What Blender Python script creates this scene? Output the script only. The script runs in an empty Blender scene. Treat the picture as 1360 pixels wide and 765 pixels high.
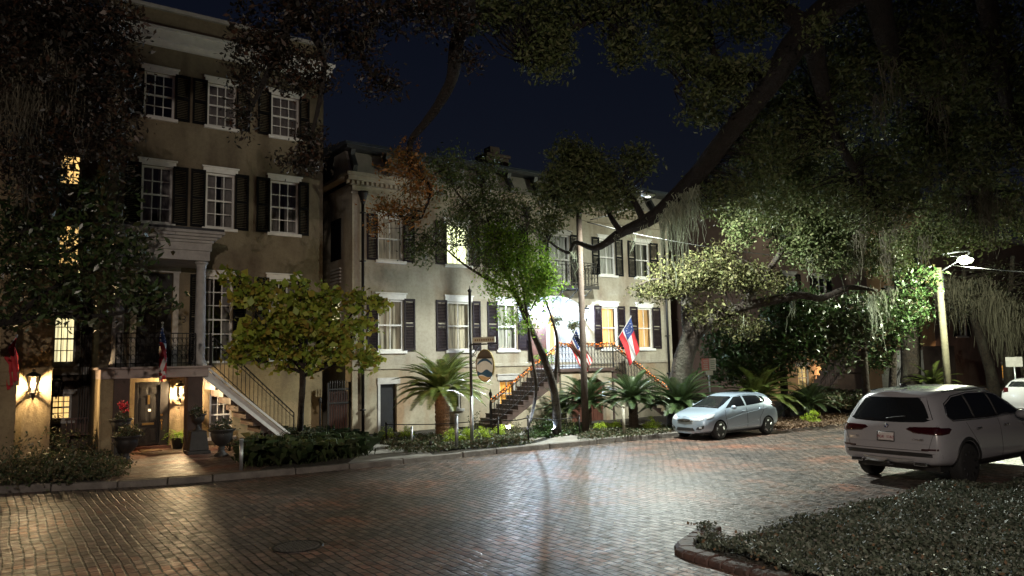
import bpy, bmesh, math, random
import numpy as np
from mathutils import Vector, Matrix
from mathutils.bvhtree import BVHTree
random.seed(7); RNG = np.random.default_rng(7)
SC = bpy.context.scene; COL = SC.collection
rad = math.radians
# ------------------------------------------------------------------ camera maths
def ray_basis(yaw, pitch, roll):
    f = np.array([math.cos(yaw)*math.cos(pitch), math.sin(yaw)*math.cos(pitch), math.sin(pitch)])
    r = np.cross(f, [0, 0, 1]); r /= np.linalg.norm(r); u = np.cross(r, f)
    c, s = math.cos(roll), math.sin(roll)
    return f, c*r + s*u, -s*r + c*u
CF, CR, CU = ray_basis(rad(55.08), rad(5.78), rad(-1.232)); FPX = 977.; EYE = np.array([0, 0, 2.45])
def ray(px, py): return CF + CR*(px-680)/FPX - CU*(py-382.5)/FPX
def gp(px, py, z=0.12):
    d = ray(px, py); return EYE + d*(z-2.45)/d[2]
def wp(px, py, Y):
    d = ray(px, py); return EYE + d*Y/d[1]
def pd(px, py, dist): return EYE + ray(px, py)*dist
def wx(px, py, Y): return float(wp(px, py, Y)[0])
def wz(px, py, Y): return float(wp(px, py, Y)[2])
# ------------------------------------------------------------------ object helpers
def tag(o, label=None, cat=None, group=None, kind=None):
    if label: o['label'] = label
    if cat: o['category'] = cat
    if group: o['group'] = group
    if kind: o['kind'] = kind
    return o
def empty(name, loc, label=None, cat=None, group=None, rz=0):
    o = bpy.data.objects.new(name, None); COL.objects.link(o); o.location = [float(v) for v in loc]
    o.rotation_euler = (0, 0, rz); o.empty_display_size = .2
    return tag(o, label, cat, group)
def wloc(o):
    v = Vector((0, 0, 0))
    while o is not None: v += o.location; o = o.parent
    return v
def link_mesh(name, V, Fc, m, parent=None, smooth=False, local=False):
    """V (n,3) world coordinates (local=True: coordinates of the parent thing)."""
    me = bpy.data.meshes.new(name)
    V = np.asarray(V, dtype=np.float64)
    if parent is not None and not local: V = V - np.array(wloc(parent))
    if isinstance(Fc, np.ndarray):
        k = Fc.shape[1]; n = len(Fc)
        me.vertices.add(len(V)); me.vertices.foreach_set('co', V.astype(np.float32).ravel())
        me.loops.add(n*k); me.loops.foreach_set('vertex_index', Fc.astype(np.int32).ravel())
        me.polygons.add(n); me.polygons.foreach_set('loop_start', np.arange(0, n*k, k, dtype=np.int32))
        me.update(calc_edges=True)
    else:
        me.from_pydata([tuple(v) for v in V], [], Fc); me.update()
    if m: me.materials.append(m)
    if smooth: me.polygons.foreach_set('use_smooth', [True]*len(me.polygons))
    o = bpy.data.objects.new(name, me); COL.objects.link(o)
    if parent is not None: o.parent = parent
    return o
class MB:
    def __init__(s): s.v = []; s.f = []
    def add(s, V, Fc):
        n = len(s.v); s.v += [tuple(float(c) for c in p) for p in V]; s.f += [tuple(i+n for i in f) for f in Fc]; return s
    def box(s, x0, x1, y0, y1, z0, z1):
        if x0 > x1: x0, x1 = x1, x0
        if y0 > y1: y0, y1 = y1, y0
        if z0 > z1: z0, z1 = z1, z0
        return s.add([(x0,y0,z0),(x1,y0,z0),(x1,y1,z0),(x0,y1,z0),(x0,y0,z1),(x1,y0,z1),(x1,y1,z1),(x0,y1,z1)],
                     [(0,3,2,1),(4,5,6,7),(0,1,5,4),(1,2,6,5),(2,3,7,6),(3,0,4,7)])
    def bar(s, a, b, w, h=None, up=(0,0,1)):
        a = Vector(a); b = Vector(b); h = h or w; d = (b-a).normalized(); u = Vector(up)
        if abs(d.dot(u)) > .98: u = Vector((1,0,0))
        r = d.cross(u).normalized(); u = r.cross(d)
        P = [p + r*sx*w/2 + u*sz*h/2 for p in (a, b) for sx, sz in ((-1,-1),(1,-1),(1,1),(-1,1))]
        return s.add(P, [(3,2,1,0),(4,5,6,7),(0,1,5,4),(1,2,6,5),(2,3,7,6),(3,0,4,7)])
    def quad(s, a, b, c, d): return s.add([a,b,c,d], [(0,1,2,3)])
    def tube(s, pts, r, n=6, cap=True):
        V, Fc = tube_mesh(pts, r, n, cap); return s.add(V, Fc)
    def lathe(s, c, prof, n=16, ax=2):
        V = []; Fc = []; m = len(prof)
        for r, z in prof:
            for k in range(n):
                a = 2*math.pi*k/n; p = (r*math.cos(a), r*math.sin(a), z)
                if ax == 1: p = (p[0], z, p[1])
                elif ax == 0: p = (z, p[0], p[1])
                V.append((c[0]+p[0], c[1]+p[1], c[2]+p[2]))
        for i in range(m-1):
            for k in range(n):
                q = (i*n+k, i*n+(k+1)%n, (i+1)*n+(k+1)%n, (i+1)*n+k); Fc.append(q)
        Fc.append(tuple(range(n))[::-1]); Fc.append(tuple((m-1)*n+k for k in range(n)))
        return s.add(V, Fc)
    def prism(s, poly, off):
        """poly list of 3-D points, extruded by vector off"""
        n = len(poly); P = list(poly) + [tuple(p[i]+off[i] for i in range(3)) for p in poly]
        return s.add(P, [tuple(range(n))[::-1], tuple(range(n, 2*n))] + [(i, (i+1)%n, n+(i+1)%n, n+i) for i in range(n)])
    def ell(s, c, r, n=10, m=6):
        V = []; Fc = []
        for i in range(m+1):
            t = math.pi*i/m
            for k in range(n):
                a = 2*math.pi*k/n
                V.append((c[0]+r[0]*math.sin(t)*math.cos(a), c[1]+r[1]*math.sin(t)*math.sin(a), c[2]+r[2]*math.cos(t)))
        for i in range(m):
            for k in range(n): Fc.append((i*n+k, (i+1)*n+k, (i+1)*n+(k+1)%n, i*n+(k+1)%n))
        return s.add(V, Fc)
    def build(s, name, m, parent=None, smooth=False, bevel=0, local=False):
        o = link_mesh(name, s.v, s.f, m, parent, smooth, local)
        if bevel:
            b = o.modifiers.new('b', 'BEVEL'); b.width = bevel; b.segments = 2; b.limit_method = 'ANGLE'; b.angle_limit = rad(35)
        return o
def tube_mesh(pts, r, n=6, cap=True):
    pts = [Vector([float(c) for c in p]) for p in pts]; m = len(pts)
    if not hasattr(r, '__len__'): r = [r]*m
    V = []; Fc = []; prev = None
    for i in range(m):
        d = (pts[min(i+1, m-1)] - pts[max(i-1, 0)])
        if d.length < 1e-9: d = Vector((0,0,1))
        d.normalize()
        if prev is None:
            u = Vector((0,0,1)) if abs(d.z) < .9 else Vector((1,0,0)); u = (u - d*u.dot(d)).normalized()
        else:
            u = prev - d*prev.dot(d); u.normalize()
        prev = u; w = d.cross(u)
        for k in range(n):
            a = 2*math.pi*k/n; V.append(tuple(pts[i] + (u*math.cos(a)+w*math.sin(a))*r[i]))
    for i in range(m-1):
        for k in range(n): Fc.append((i*n+k, i*n+(k+1)%n, (i+1)*n+(k+1)%n, (i+1)*n+k))
    if cap: Fc.append(tuple(range(n))[::-1]); Fc.append(tuple((m-1)*n+k for k in range(n)))
    return V, Fc
def spline(pts, k=6):
    """Catmull-Rom through points (any dimension)"""
    P = [np.array(p, float) for p in pts]; P = [2*P[0]-P[1]] + P + [2*P[-1]-P[-2]]; out = []
    for i in range(1, len(P)-2):
        for j in range(k):
            t = j/k; a, b, c, d = P[i-1:i+3]
            out.append(.5*((2*b)+(-a+c)*t+(2*a-5*b+4*c-d)*t*t+(-a+3*b-3*c+d)*t**3))
    out.append(P[-2]); return out
# ------------------------------------------------------------------ materials
def new_mat(name):
    m = bpy.data.materials.new(name); m.use_nodes = True; nt = m.node_tree
    return m, nt, nt.nodes['Principled BSDF'], nt.nodes['Material Output']
def N(nt, t, **kw):
    n = nt.nodes.new(t)
    for k, v in kw.items():
        if k.startswith('i_'): n.inputs[k[2:].replace('_', ' ')].default_value = v
        else: setattr(n, k, v)
    return n
def ramp(nt, src, stops):
    r = nt.nodes.new('ShaderNodeValToRGB'); e = r.color_ramp.elements
    while len(e) < len(stops): e.new(.5)
    for i, (p, c) in enumerate(stops): e[i].position = p; e[i].color = (*c, 1) if hasattr(c, '__len__') else (c, c, c, 1)
    nt.links.new(src, r.inputs[0]); return r.outputs[0]
def M(name, c1, c2=None, scale=3., rough=.7, bump=0., bscale=40., metal=0., coat=0., spec=.5, stains=None, emit=None, es=0.):
    m, nt, p, out = new_mat(name); L = nt.links.new
    tc = N(nt, 'ShaderNodeTexCoord'); c2 = c2 or tuple(c*.75 for c in c1)
    n1 = N(nt, 'ShaderNodeTexNoise', i_Scale=scale, i_Detail=8., i_Roughness=.62); L(tc.outputs['Object'], n1.inputs['Vector'])
    col = ramp(nt, n1.outputs['Fac'], [(.32, c2), (.68, c1)])
    if stains:
        n2 = N(nt, 'ShaderNodeTexNoise', i_Scale=stains[0], i_Detail=6.); mp = N(nt, 'ShaderNodeMapping'); mp.inputs['Scale'].default_value = (1, 1, .35)
        L(tc.outputs['Object'], mp.inputs[0]); L(mp.outputs[0], n2.inputs['Vector'])
        mx = N(nt, 'ShaderNodeMix', data_type='RGBA'); L(ramp(nt, n2.outputs['Fac'], [(.5, 0), (.66, 1)]), mx.inputs[0])
        L(col, mx.inputs[6]); mx.inputs[7].default_value = (*stains[1], 1); col = mx.outputs[2]
        n4 = N(nt, 'ShaderNodeTexNoise', i_Scale=2.2, i_Detail=7.); mp4 = N(nt, 'ShaderNodeMapping'); mp4.inputs['Scale'].default_value = (1.3, 1.3, .22); L(tc.outputs['Object'], mp4.inputs[0]); L(mp4.outputs[0], n4.inputs['Vector'])
        mx4 = N(nt, 'ShaderNodeMix', data_type='RGBA', blend_type='MULTIPLY'); L(ramp(nt, n4.outputs['Fac'], [(.5, 0), (.75, .45)]), mx4.inputs[0]); L(col, mx4.inputs[6]); mx4.inputs[7].default_value = (.55, .52, .5, 1); col = mx4.outputs[2]
        n5 = N(nt, 'ShaderNodeTexNoise', i_Scale=9., i_Detail=9., i_Roughness=.7); L(tc.outputs['Object'], n5.inputs['Vector'])
        mx5 = N(nt, 'ShaderNodeMix', data_type='RGBA', blend_type='MULTIPLY'); mx5.inputs[0].default_value = .5; L(col, mx5.inputs[6]); L(ramp(nt, n5.outputs['Fac'], [(.35, (.62, .6, .58)), (.55, (1., 1., 1.))]), mx5.inputs[7]); col = mx5.outputs[2]
    L(col, p.inputs['Base Color'])
    p.inputs['Roughness'].default_value = rough; p.inputs['Metallic'].default_value = metal
    p.inputs['Coat Weight'].default_value = coat; p.inputs['Coat Roughness'].default_value = .05; p.inputs['Specular IOR Level'].default_value = spec
    if bump:
        n3 = N(nt, 'ShaderNodeTexNoise', i_Scale=bscale, i_Detail=6.); L(tc.outputs['Object'], n3.inputs['Vector'])
        b = N(nt, 'ShaderNodeBump', i_Strength=bump, i_Distance=.02 if bump < .9 else .06); L(n3.outputs['Fac'], b.inputs['Height']); L(b.outputs[0], p.inputs['Normal'])
    if emit: p.inputs['Emission Color'].default_value = (*emit, 1); p.inputs['Emission Strength'].default_value = es
    return m
def leaf_mat(name, cols, rough=.5, trans=.3, spec=.5):
    m, nt, p, out = new_mat(name); L = nt.links.new
    g = N(nt, 'ShaderNodeNewGeometry'); k = len(cols)
    c = ramp(nt, g.outputs['Random Per Island'], [(i/(k-1), cols[i]) for i in range(k)])
    L(c, p.inputs['Base Color']); p.inputs['Roughness'].default_value = rough; p.inputs['Specular IOR Level'].default_value = spec
    t = N(nt, 'ShaderNodeBsdfTranslucent'); L(c, t.inputs[0]); x = N(nt, 'ShaderNodeMixShader'); x.inputs[0].default_value = trans
    L(p.outputs[0], x.inputs[1]); L(t.outputs[0], x.inputs[2]); L(x.outputs[0], out.inputs[0]); return m
def glass_mat(name='window_glass', refl=.10):
    m, nt, p, out = new_mat(name); L = nt.links.new; nt.nodes.remove(p)
    fr = N(nt, 'ShaderNodeFresnel', i_IOR=1.5); a = N(nt, 'ShaderNodeMath', operation='ADD'); a.inputs[1].default_value = refl; L(fr.outputs[0], a.inputs[0])
    t = N(nt, 'ShaderNodeBsdfTransparent'); g = N(nt, 'ShaderNodeBsdfGlossy', i_Roughness=.03); x = N(nt, 'ShaderNodeMixShader')
    nz = N(nt, 'ShaderNodeTexNoise', i_Scale=1.2); tc = N(nt, 'ShaderNodeTexCoord'); L(tc.outputs['Object'], nz.inputs['Vector'])
    b = N(nt, 'ShaderNodeBump', i_Strength=.25, i_Distance=.02); L(nz.outputs['Fac'], b.inputs['Height']); L(b.outputs[0], g.inputs['Normal'])
    L(a.outputs[0], x.inputs[0]); L(t.outputs[0], x.inputs[1]); L(g.outputs[0], x.inputs[2]); L(x.outputs[0], out.inputs[0]); return m
def curtain_mat(name, col, es):
    """cloth lit from the room behind: soft vertical folds in the cloth's own glow"""
    m, nt, p, out = new_mat(name); L = nt.links.new
    tc = N(nt, 'ShaderNodeTexCoord'); w = N(nt, 'ShaderNodeTexNoise', i_Scale=6., i_Detail=3.); mp = N(nt, 'ShaderNodeMapping'); mp.inputs['Scale'].default_value = (2.2, .3, .12)
    L(tc.outputs['Object'], mp.inputs[0]); L(mp.outputs[0], w.inputs['Vector'])
    f = ramp(nt, w.outputs['Fac'], [(.3, tuple(c*.35 for c in col)), (.55, col), (.75, tuple(min(1, c*1.2) for c in col))])
    L(f, p.inputs['Base Color']); L(f, p.inputs['Emission Color']); p.inputs['Emission Strength'].default_value = es; p.inputs['Roughness'].default_value = .9
    return m
def emit_mat(name, col, s):
    m, nt, p, out = new_mat(name); p.inputs['Base Color'].default_value = (*col, 1); p.inputs['Emission Color'].default_value = (*col, 1); p.inputs['Emission Strength'].default_value = s
    return m
def brick_mat(name, c1, c2, mortar, bw=.23, bh=.105, rot=True, warp=.05, strength=.9, rough=(.35, .75), stretch=.0065):
    m, nt, p, out = new_mat(name); L = nt.links.new
    tc = N(nt, 'ShaderNodeTexCoord'); sp = N(nt, 'ShaderNodeSeparateXYZ'); cb = N(nt, 'ShaderNodeCombineXYZ')
    nz = N(nt, 'ShaderNodeTexNoise', i_Scale=.35, i_Detail=3.); L(tc.outputs['Object'], nz.inputs['Vector'])
    vs = N(nt, 'ShaderNodeVectorMath', operation='SCALE'); sb = N(nt, 'ShaderNodeVectorMath', operation='SUBTRACT'); sb.inputs[1].default_value = (.5, .5, .5)
    L(nz.outputs['Color'], sb.inputs[0]); L(sb.outputs[0], vs.inputs[0]); vs.inputs['Scale'].default_value = warp*8
    ad = N(nt, 'ShaderNodeVectorMath', operation='ADD'); L(tc.outputs['Object'], ad.inputs[0]); L(vs.outputs[0], ad.inputs[1])
    nz2 = N(nt, 'ShaderNodeTexNoise', i_Scale=7., i_Detail=2.); L(tc.outputs['Object'], nz2.inputs['Vector'])
    sb2 = N(nt, 'ShaderNodeVectorMath', operation='SUBTRACT'); sb2.inputs[1].default_value = (.5, .5, .5); L(nz2.outputs['Color'], sb2.inputs[0])
    vs2 = N(nt, 'ShaderNodeVectorMath', operation='SCALE'); vs2.inputs['Scale'].default_value = .035; L(sb2.outputs[0], vs2.inputs[0])
    ad2 = N(nt, 'ShaderNodeVectorMath', operation='ADD'); L(ad.outputs[0], ad2.inputs[0]); L(vs2.outputs[0], ad2.inputs[1])
    L(ad2.outputs[0], sp.inputs[0])
    if rot: L(sp.outputs['Y'], cb.inputs['X']); L(sp.outputs['X'], cb.inputs['Y'])
    else: L(sp.outputs['X'], cb.inputs['X']); L(sp.outputs['Y'], cb.inputs['Y'])
    br = N(nt, 'ShaderNodeTexBrick'); br.offset = .5; br.offset_frequency = 2; br.squash = 1
    L(cb.outputs[0], br.inputs['Vector']); br.inputs['Scale'].default_value = 1.; br.inputs['Brick Width'].default_value = bw; br.inputs['Row Height'].default_value = bh
    br.inputs['Mortar Size'].default_value = stretch; br.inputs['Mortar Smooth'].default_value = .6; br.inputs['Bias'].default_value = -.1
    br.inputs['Color1'].default_value = (*c1, 1); br.inputs['Color2'].default_value = (*c2, 1); br.inputs['Mortar'].default_value = (*mortar, 1)
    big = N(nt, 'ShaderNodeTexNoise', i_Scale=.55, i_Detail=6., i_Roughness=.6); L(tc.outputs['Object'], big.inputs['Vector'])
    tint = ramp(nt, big.outputs['Fac'], [(.35, (.55, .57, .6)), (.5, (.95, .9, .86)), (.66, (1.75, .98, .72))])  # varied brick tone; its redder patches put orange light into the colour
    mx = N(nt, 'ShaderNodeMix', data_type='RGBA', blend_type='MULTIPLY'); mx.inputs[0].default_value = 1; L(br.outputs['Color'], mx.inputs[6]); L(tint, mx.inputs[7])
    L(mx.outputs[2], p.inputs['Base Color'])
    fine = N(nt, 'ShaderNodeTexNoise', i_Scale=28., i_Detail=5.); L(tc.outputs['Object'], fine.inputs['Vector'])
    mid = N(nt, 'ShaderNodeTexNoise', i_Scale=6., i_Detail=4.); L(tc.outputs['Object'], mid.inputs['Vector'])
    L(ramp(nt, mid.outputs['Fac'], [(.3, rough[0]), (.7, rough[1])]), p.inputs['Roughness'])
    sep = N(nt, 'ShaderNodeSeparateColor'); L(br.outputs['Color'], sep.inputs[0])
    h = N(nt, 'ShaderNodeMath', operation='MULTIPLY_ADD'); h.inputs[1].default_value = -1.; L(br.outputs['Fac'], h.inputs[0])
    k = N(nt, 'ShaderNodeMath', operation='MULTIPLY'); k.inputs[1].default_value = 3.; L(sep.outputs[0], k.inputs[0]); L(k.outputs[0], h.inputs[2])
    h2 = N(nt, 'ShaderNodeMath', operation='MULTIPLY_ADD'); h2.inputs[1].default_value = .7; L(fine.outputs['Fac'], h2.inputs[0]); L(h.outputs[0], h2.inputs[2])
    h3 = N(nt, 'ShaderNodeMath', operation='MULTIPLY_ADD'); h3.inputs[1].default_value = 1.6; L(mid.outputs['Fac'], h3.inputs[0]); L(h2.outputs[0], h3.inputs[2])
    b = N(nt, 'ShaderNodeBump', i_Strength=strength, i_Distance=.012); L(h3.outputs[0], b.inputs['Height']); L(b.outputs[0], p.inputs['Normal'])
    return m
MT = {}
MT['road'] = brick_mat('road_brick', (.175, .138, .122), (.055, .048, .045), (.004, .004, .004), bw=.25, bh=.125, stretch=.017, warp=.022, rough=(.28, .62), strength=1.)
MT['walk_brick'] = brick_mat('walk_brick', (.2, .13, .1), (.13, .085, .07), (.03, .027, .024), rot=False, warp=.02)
MT['concrete'] = M('pale_concrete', (.3, .28, .25), (.2, .185, .165), 2.5, .85, .4, 30)
MT['kerb'] = M('granite_kerb', (.19, .17, .15), (.085, .075, .068), 3, .75, .8, 14)
MT['soil'] = M('mulch_soil', (.055, .042, .028), (.02, .018, .012), 5, .95, 1., 18)
MT['ochre'] = M('ochre_stucco', (.36, .28, .16), (.28, .21, .12), 1.1, .85, .35, 25, stains=(1.3, (.22, .16, .10)))
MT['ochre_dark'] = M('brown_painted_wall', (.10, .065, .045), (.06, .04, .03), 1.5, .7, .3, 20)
MT['tan'] = M('tan_stucco', (.25, .205, .14), (.175, .14, .095), .8, .85, .35, 25, stains=(.9, (.12, .09, .06)))
MT['cream'] = M('cream_stucco', (.44, .40, .325), (.32, .285, .225), .7, .85, .3, 25, stains=(1.0, (.27, .21, .155)))
MT['cream_ground'] = M('scored_cream_stucco', (.40, .35, .26), (.28, .235, .17), .9, .85, .3, 25, stains=(1.2, (.3, .2, .12)))
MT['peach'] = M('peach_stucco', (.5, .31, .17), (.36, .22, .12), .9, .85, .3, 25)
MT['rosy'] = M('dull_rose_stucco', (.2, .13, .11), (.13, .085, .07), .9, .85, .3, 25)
MT['white'] = M('white_trim_paint', (.8, .78, .76), (.66, .64, .62), 5, .5, .12, 30)
MT['offwhite'] = M('weathered_white_paint', (.5, .48, .46), (.33, .31, .3), 4, .6, .2, 30)
MT['shutter'] = M('black_shutter_paint', (.005, .005, .006), (.003, .003, .004), 5, .6, spec=.15)
MT['purple_shutter'] = M('aubergine_shutter_paint', (.020, .012, .016), (.013, .008, .011), 5, .6, spec=.2)
MT['iron'] = M('black_wrought_iron', (.012, .012, .013), (.02, .014, .012), 12, .5, metal=.3)
MT['darkdoor'] = M('black_painted_wood', (.022, .02, .02), (.014, .013, .013), 5, .28, .1, 30)
MT['brownpier'] = M('brown_painted_stucco', (.095, .06, .05), (.06, .04, .034), 2, .8, .3, 30)
MT['pinkstone'] = M('pinkish_painted_stone', (.42, .34, .31), (.3, .23, .21), 2, .7, .2, 30)
MT['brass'] = M('brass', (.6, .38, .14), (.45, .28, .1), 8, .3, metal=1.)
MT['glass'] = glass_mat()
MT['cur_dark'] = M('grey_net_curtain', (.34, .32, .31), (.2, .19, .18), 4, .95)
MT['cur_dim'] = curtain_mat('dim_curtain', (.62, .56, .42), .10)
MT['cur_grey'] = curtain_mat('grey_green_curtain', (.55, .55, .48), .045)
MT['cur_warm'] = curtain_mat('lit_warm_curtain', (1., .72, .32), .55)
MT['cur_orange'] = curtain_mat('lit_orange_curtain', (1., .5, .10), .6)
MT['cur_bright'] = curtain_mat('lit_bright_blind', (1., .88, .5), 1.2)
MT['cur_amber'] = curtain_mat('lit_amber_blind', (1., .66, .24), 1.2)
MT['slate'] = M('dark_slate', (.035, .037, .042), (.02, .022, .026), 6, .5, .3, 30)
MT['mansard'] = M('grey_mansard_render', (.34, .31, .28), (.22, .2, .18), 2, .8, .3, 20)
MT['stairs'] = M('dark_brown_stone_steps', (.09, .055, .045), (.05, .034, .03), 4, .6, .2, 30)
MT['brownwood'] = M('dark_red_brown_wood', (.12, .045, .03), (.07, .028, .02), 6, .45, .2, 30)
MT['polewood'] = M('weathered_pole_wood', (.065, .042, .028), (.032, .022, .016), 6, .85, .7, 18, stains=(3, (.07, .05, .04)))
MT['steel'] = M('galvanised_steel', (.5, .52, .55), (.35, .37, .4), 8, .42, metal=.85)
MT['bark'] = M('oak_bark', (.042, .029, .02), (.014, .010, .008), 9, .95, 1., 12, stains=(2.5, (.06, .056, .042)))
MT['darkbark'] = M('dark_oak_bark', (.022, .016, .013), (.010, .008, .007), 5, .95, 1., 20)
MT['blackpot'] = M('black_cast_iron_urn', (.03, .026, .024), (.018, .016, .015), 6, .55, .2, 30)
# ------------------------------------------------------------------ ground, road, kerb
V = [(-60, -60, 0), (200, -60, 0), (200, 200, 0), (-60, 200, 0)]
gsub = MB().quad((-900, -900, -.06), (900, -900, -.06), (900, 900, -.06), (-900, 900, -.06)).build('ground', MT['soil']); tag(gsub, kind='structure')
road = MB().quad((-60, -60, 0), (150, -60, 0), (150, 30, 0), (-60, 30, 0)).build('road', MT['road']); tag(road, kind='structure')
KP = [(-60, 26), (-30, 22.5), (-10, 19.6), (-2, 18.85), (.12, 18.65), (2.2, 17.75), (4.04, 17.26), (7.64, 16.87), (12.1, 16.82), (16.2, 16.55), (18.5, 16.5), (22, 16.2), (25.5, 15.4), (32, 14.2), (45, 13.2), (80, 12), (150, 10)]
KS = [tuple(p) for p in spline(KP, 6)]
def strip(A, B, z, name, m, kind='structure', thick=.1):
    n = len(A); Vv = [(a[0], a[1], z) for a in A] + [(b[0], b[1], z) for b in B]
    Vv += [(a[0], a[1], z-thick) for a in A] + [(b[0], b[1], z-thick) for b in B]
    Fc = [(i, i+1, n+i+1, n+i) for i in range(n-1)] + [(2*n+i, 2*n+i+1, i+1, i) for i in range(n-1)] + [(n+i, n+i+1, 3*n+i+1, 3*n+i) for i in range(n-1)]
    o = link_mesh(name, Vv, Fc, m); tag(o, kind=kind); return o
def offs(P, d):
    out = []
    for i in range(len(P)):
        a = np.array(P[max(i-1, 0)][:2]); b = np.array(P[min(i+1, len(P)-1)][:2]); t = (b-a)/np.linalg.norm(b-a); out.append((P[i][0]-t[1]*d, P[i][1]+t[0]*d))
    return out
KI = offs(KS, .17)
strip(KI, [(k[0], 60) for k in KI], .12, 'planting_bed', MT['soil'])
# individual granite kerb stones in one kerb
kb = MB(); cum = [0]
for i in range(1, len(KS)): cum.append(cum[-1] + math.dist(KS[i], KS[i-1]))
def kat(s):
    i = int(np.clip(np.searchsorted(cum, s)-1, 0, len(KS)-2)); t = (s-cum[i])/(cum[i+1]-cum[i]); a = np.array(KS[i]); b = np.array(KS[i+1])
    d = (b-a)/np.linalg.norm(b-a); return a+(b-a)*t, d
s = 30
while s < 110:
    L_ = random.uniform(.9, 1.9); p, d = kat(s+.012); q, e = kat(s+L_-.012); hh = .14+random.uniform(-.012, .016); w = .17+random.uniform(-.012, .012); o = random.uniform(-.015, .015)
    def kk(P, D, off, z): return (P[0]-D[1]*off, P[1]+D[0]*off, z)
    kb.add([kk(p,d,o,-.02), kk(q,e,o,-.02), kk(q,e,w,-.02), kk(p,d,w,-.02), kk(p,d,o+.012,hh), kk(q,e,o+.012,hh+random.uniform(-.006,.006)), kk(q,e,w,hh), kk(p,d,w,hh)],
           [(0,3,2,1),(4,5,6,7),(0,1,5,4),(1,2,6,5),(2,3,7,6),(3,0,4,7)])
    s += L_
tag(kb.build('kerb', MT['kerb'], bevel=.02), kind='structure')
# paths
def poly_sheet(name, pts, z, m, kind='structure', th=.03):
    return tag(MB().prism([(p[0], p[1], z-th) for p in pts], (0, 0, th)).build(name, m), kind=kind)
poly_sheet('path', [(1.9, 18.08), (4.9, 17.32), (6.3, 19.2), (6.6, 21.5), (5.4, 24.3), (2.2, 24.3), (2.0, 21)], .126, MT['walk_brick'])
poly_sheet('path', [(7.0, 17.1), (9.3, 17.07), (9.6, 17.9), (9.7, 18.5), (8.8, 23.6), (7.9, 23.6), (8.0, 18.6)], .126, MT['concrete'])
poly_sheet('path', [(12.3, 17.02), (14.6, 16.75), (15.2, 19.2), (14.0, 21.2), (12.2, 21.4), (13.0, 19.0)], .126, MT['concrete'])
# low street gutter dust: a slightly paler strip of worn asphalt against the kerb
# park island in the near right corner
ISL = [tuple(gp(x, y, 0)[:2]) for x, y in ((1150, 822), (1060, 788), (992, 766), (950, 753), (920, 745), (903, 737), (900, 729), (912, 719), (940, 707))] + [tuple(gp(x, y, .33)[:2]) for x, y in ((985, 686), (1090, 656), (1175, 638), (1240, 628), (1330, 620))]
ISLo = spline([(9.3, 1.0), (8.2, 2.6)] + ISL + [(22, 6.0), (34, 6.0)], 5); ISLo = [tuple(p) for p in ISLo]
inn = offs(ISLo, -.2)
poly_sheet('park_ground', inn + [(34, -10), (11.5, -10)], .08, MT['soil'], th=.15)
bk = MB(); cc = [0]
for i in range(1, len(ISLo)): cc.append(cc[-1]+math.dist(ISLo[i], ISLo[i-1]))
s = 0.
while s < cc[-1]-.3:
    i = int(np.clip(np.searchsorted(cc, s+.001)-1, 0, len(ISLo)-2)); t = (s-cc[i])/(cc[i+1]-cc[i]); a = np.array(ISLo[i]); b = np.array(ISLo[i+1]); d = (b-a)/np.linalg.norm(b-a); p = a+(b-a)*t
    ww = .205; g_ = .012; j = random.uniform(-.012, .012); hh = .10+random.uniform(-.012, .012)
    nrm = np.array([-d[1], d[0]])
    # outer side is to the left of the walking direction; brick lies across the edge with a rounded outer lip
    o0 = p + nrm*(.03+j); i0 = p - nrm*.21; o1 = o0+d*(ww-g_); i1 = i0+d*(ww-g_); l0 = p+nrm*(-.03+j); l1 = l0+d*(ww-g_)
    bk.add([(*o0,-.02),(*o1,-.02),(*i1,-.02),(*i0,-.02),(*o0,hh*.62),(*o1,hh*.62),(*l0,hh),(*l1,hh),(*i0,hh*.97),(*i1,hh*.97)],
           [(0,3,2,1),(0,1,5,4),(4,5,7,6),(6,7,9,8),(1,2,9,7,5),(3,0,4,6,8),(2,3,8,9)])
    s += ww
MT['kerbbrick'] = M('old_red_kerb_brick', (.10, .055, .045), (.045, .032, .028), 4, .6, .8, 20)
tag(bk.build('brick_kerb', MT['kerbbrick'], bevel=.015), kind='structure')
# manhole cover
mh = gp(395, 726, 0); mc = empty('manhole_cover', (mh[0], mh[1], 0), 'round ribbed iron manhole cover set in the brick street', 'manhole cover')
MB().lathe((mh[0], mh[1], 0), [(.35, -.03), (.35, .010), (.32, .012), (.31, .004)], 32).build('rim', MT['iron'], mc, True)
mb = MB().lathe((mh[0], mh[1], 0), [(.305, -.03), (.305, .006)], 32)
for k in range(-5, 6):
    x = k*.05; h = math.sqrt(max(.28**2-x*x, 0))
    mb.box(mh[0]+x-.013, mh[0]+x+.013, mh[1]-h, mh[1]+h, .006, .018)
mb.build('lid', M('worn_iron', (.16, .15, .14), (.08, .078, .075), 20, .5, metal=.4), mc)
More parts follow.
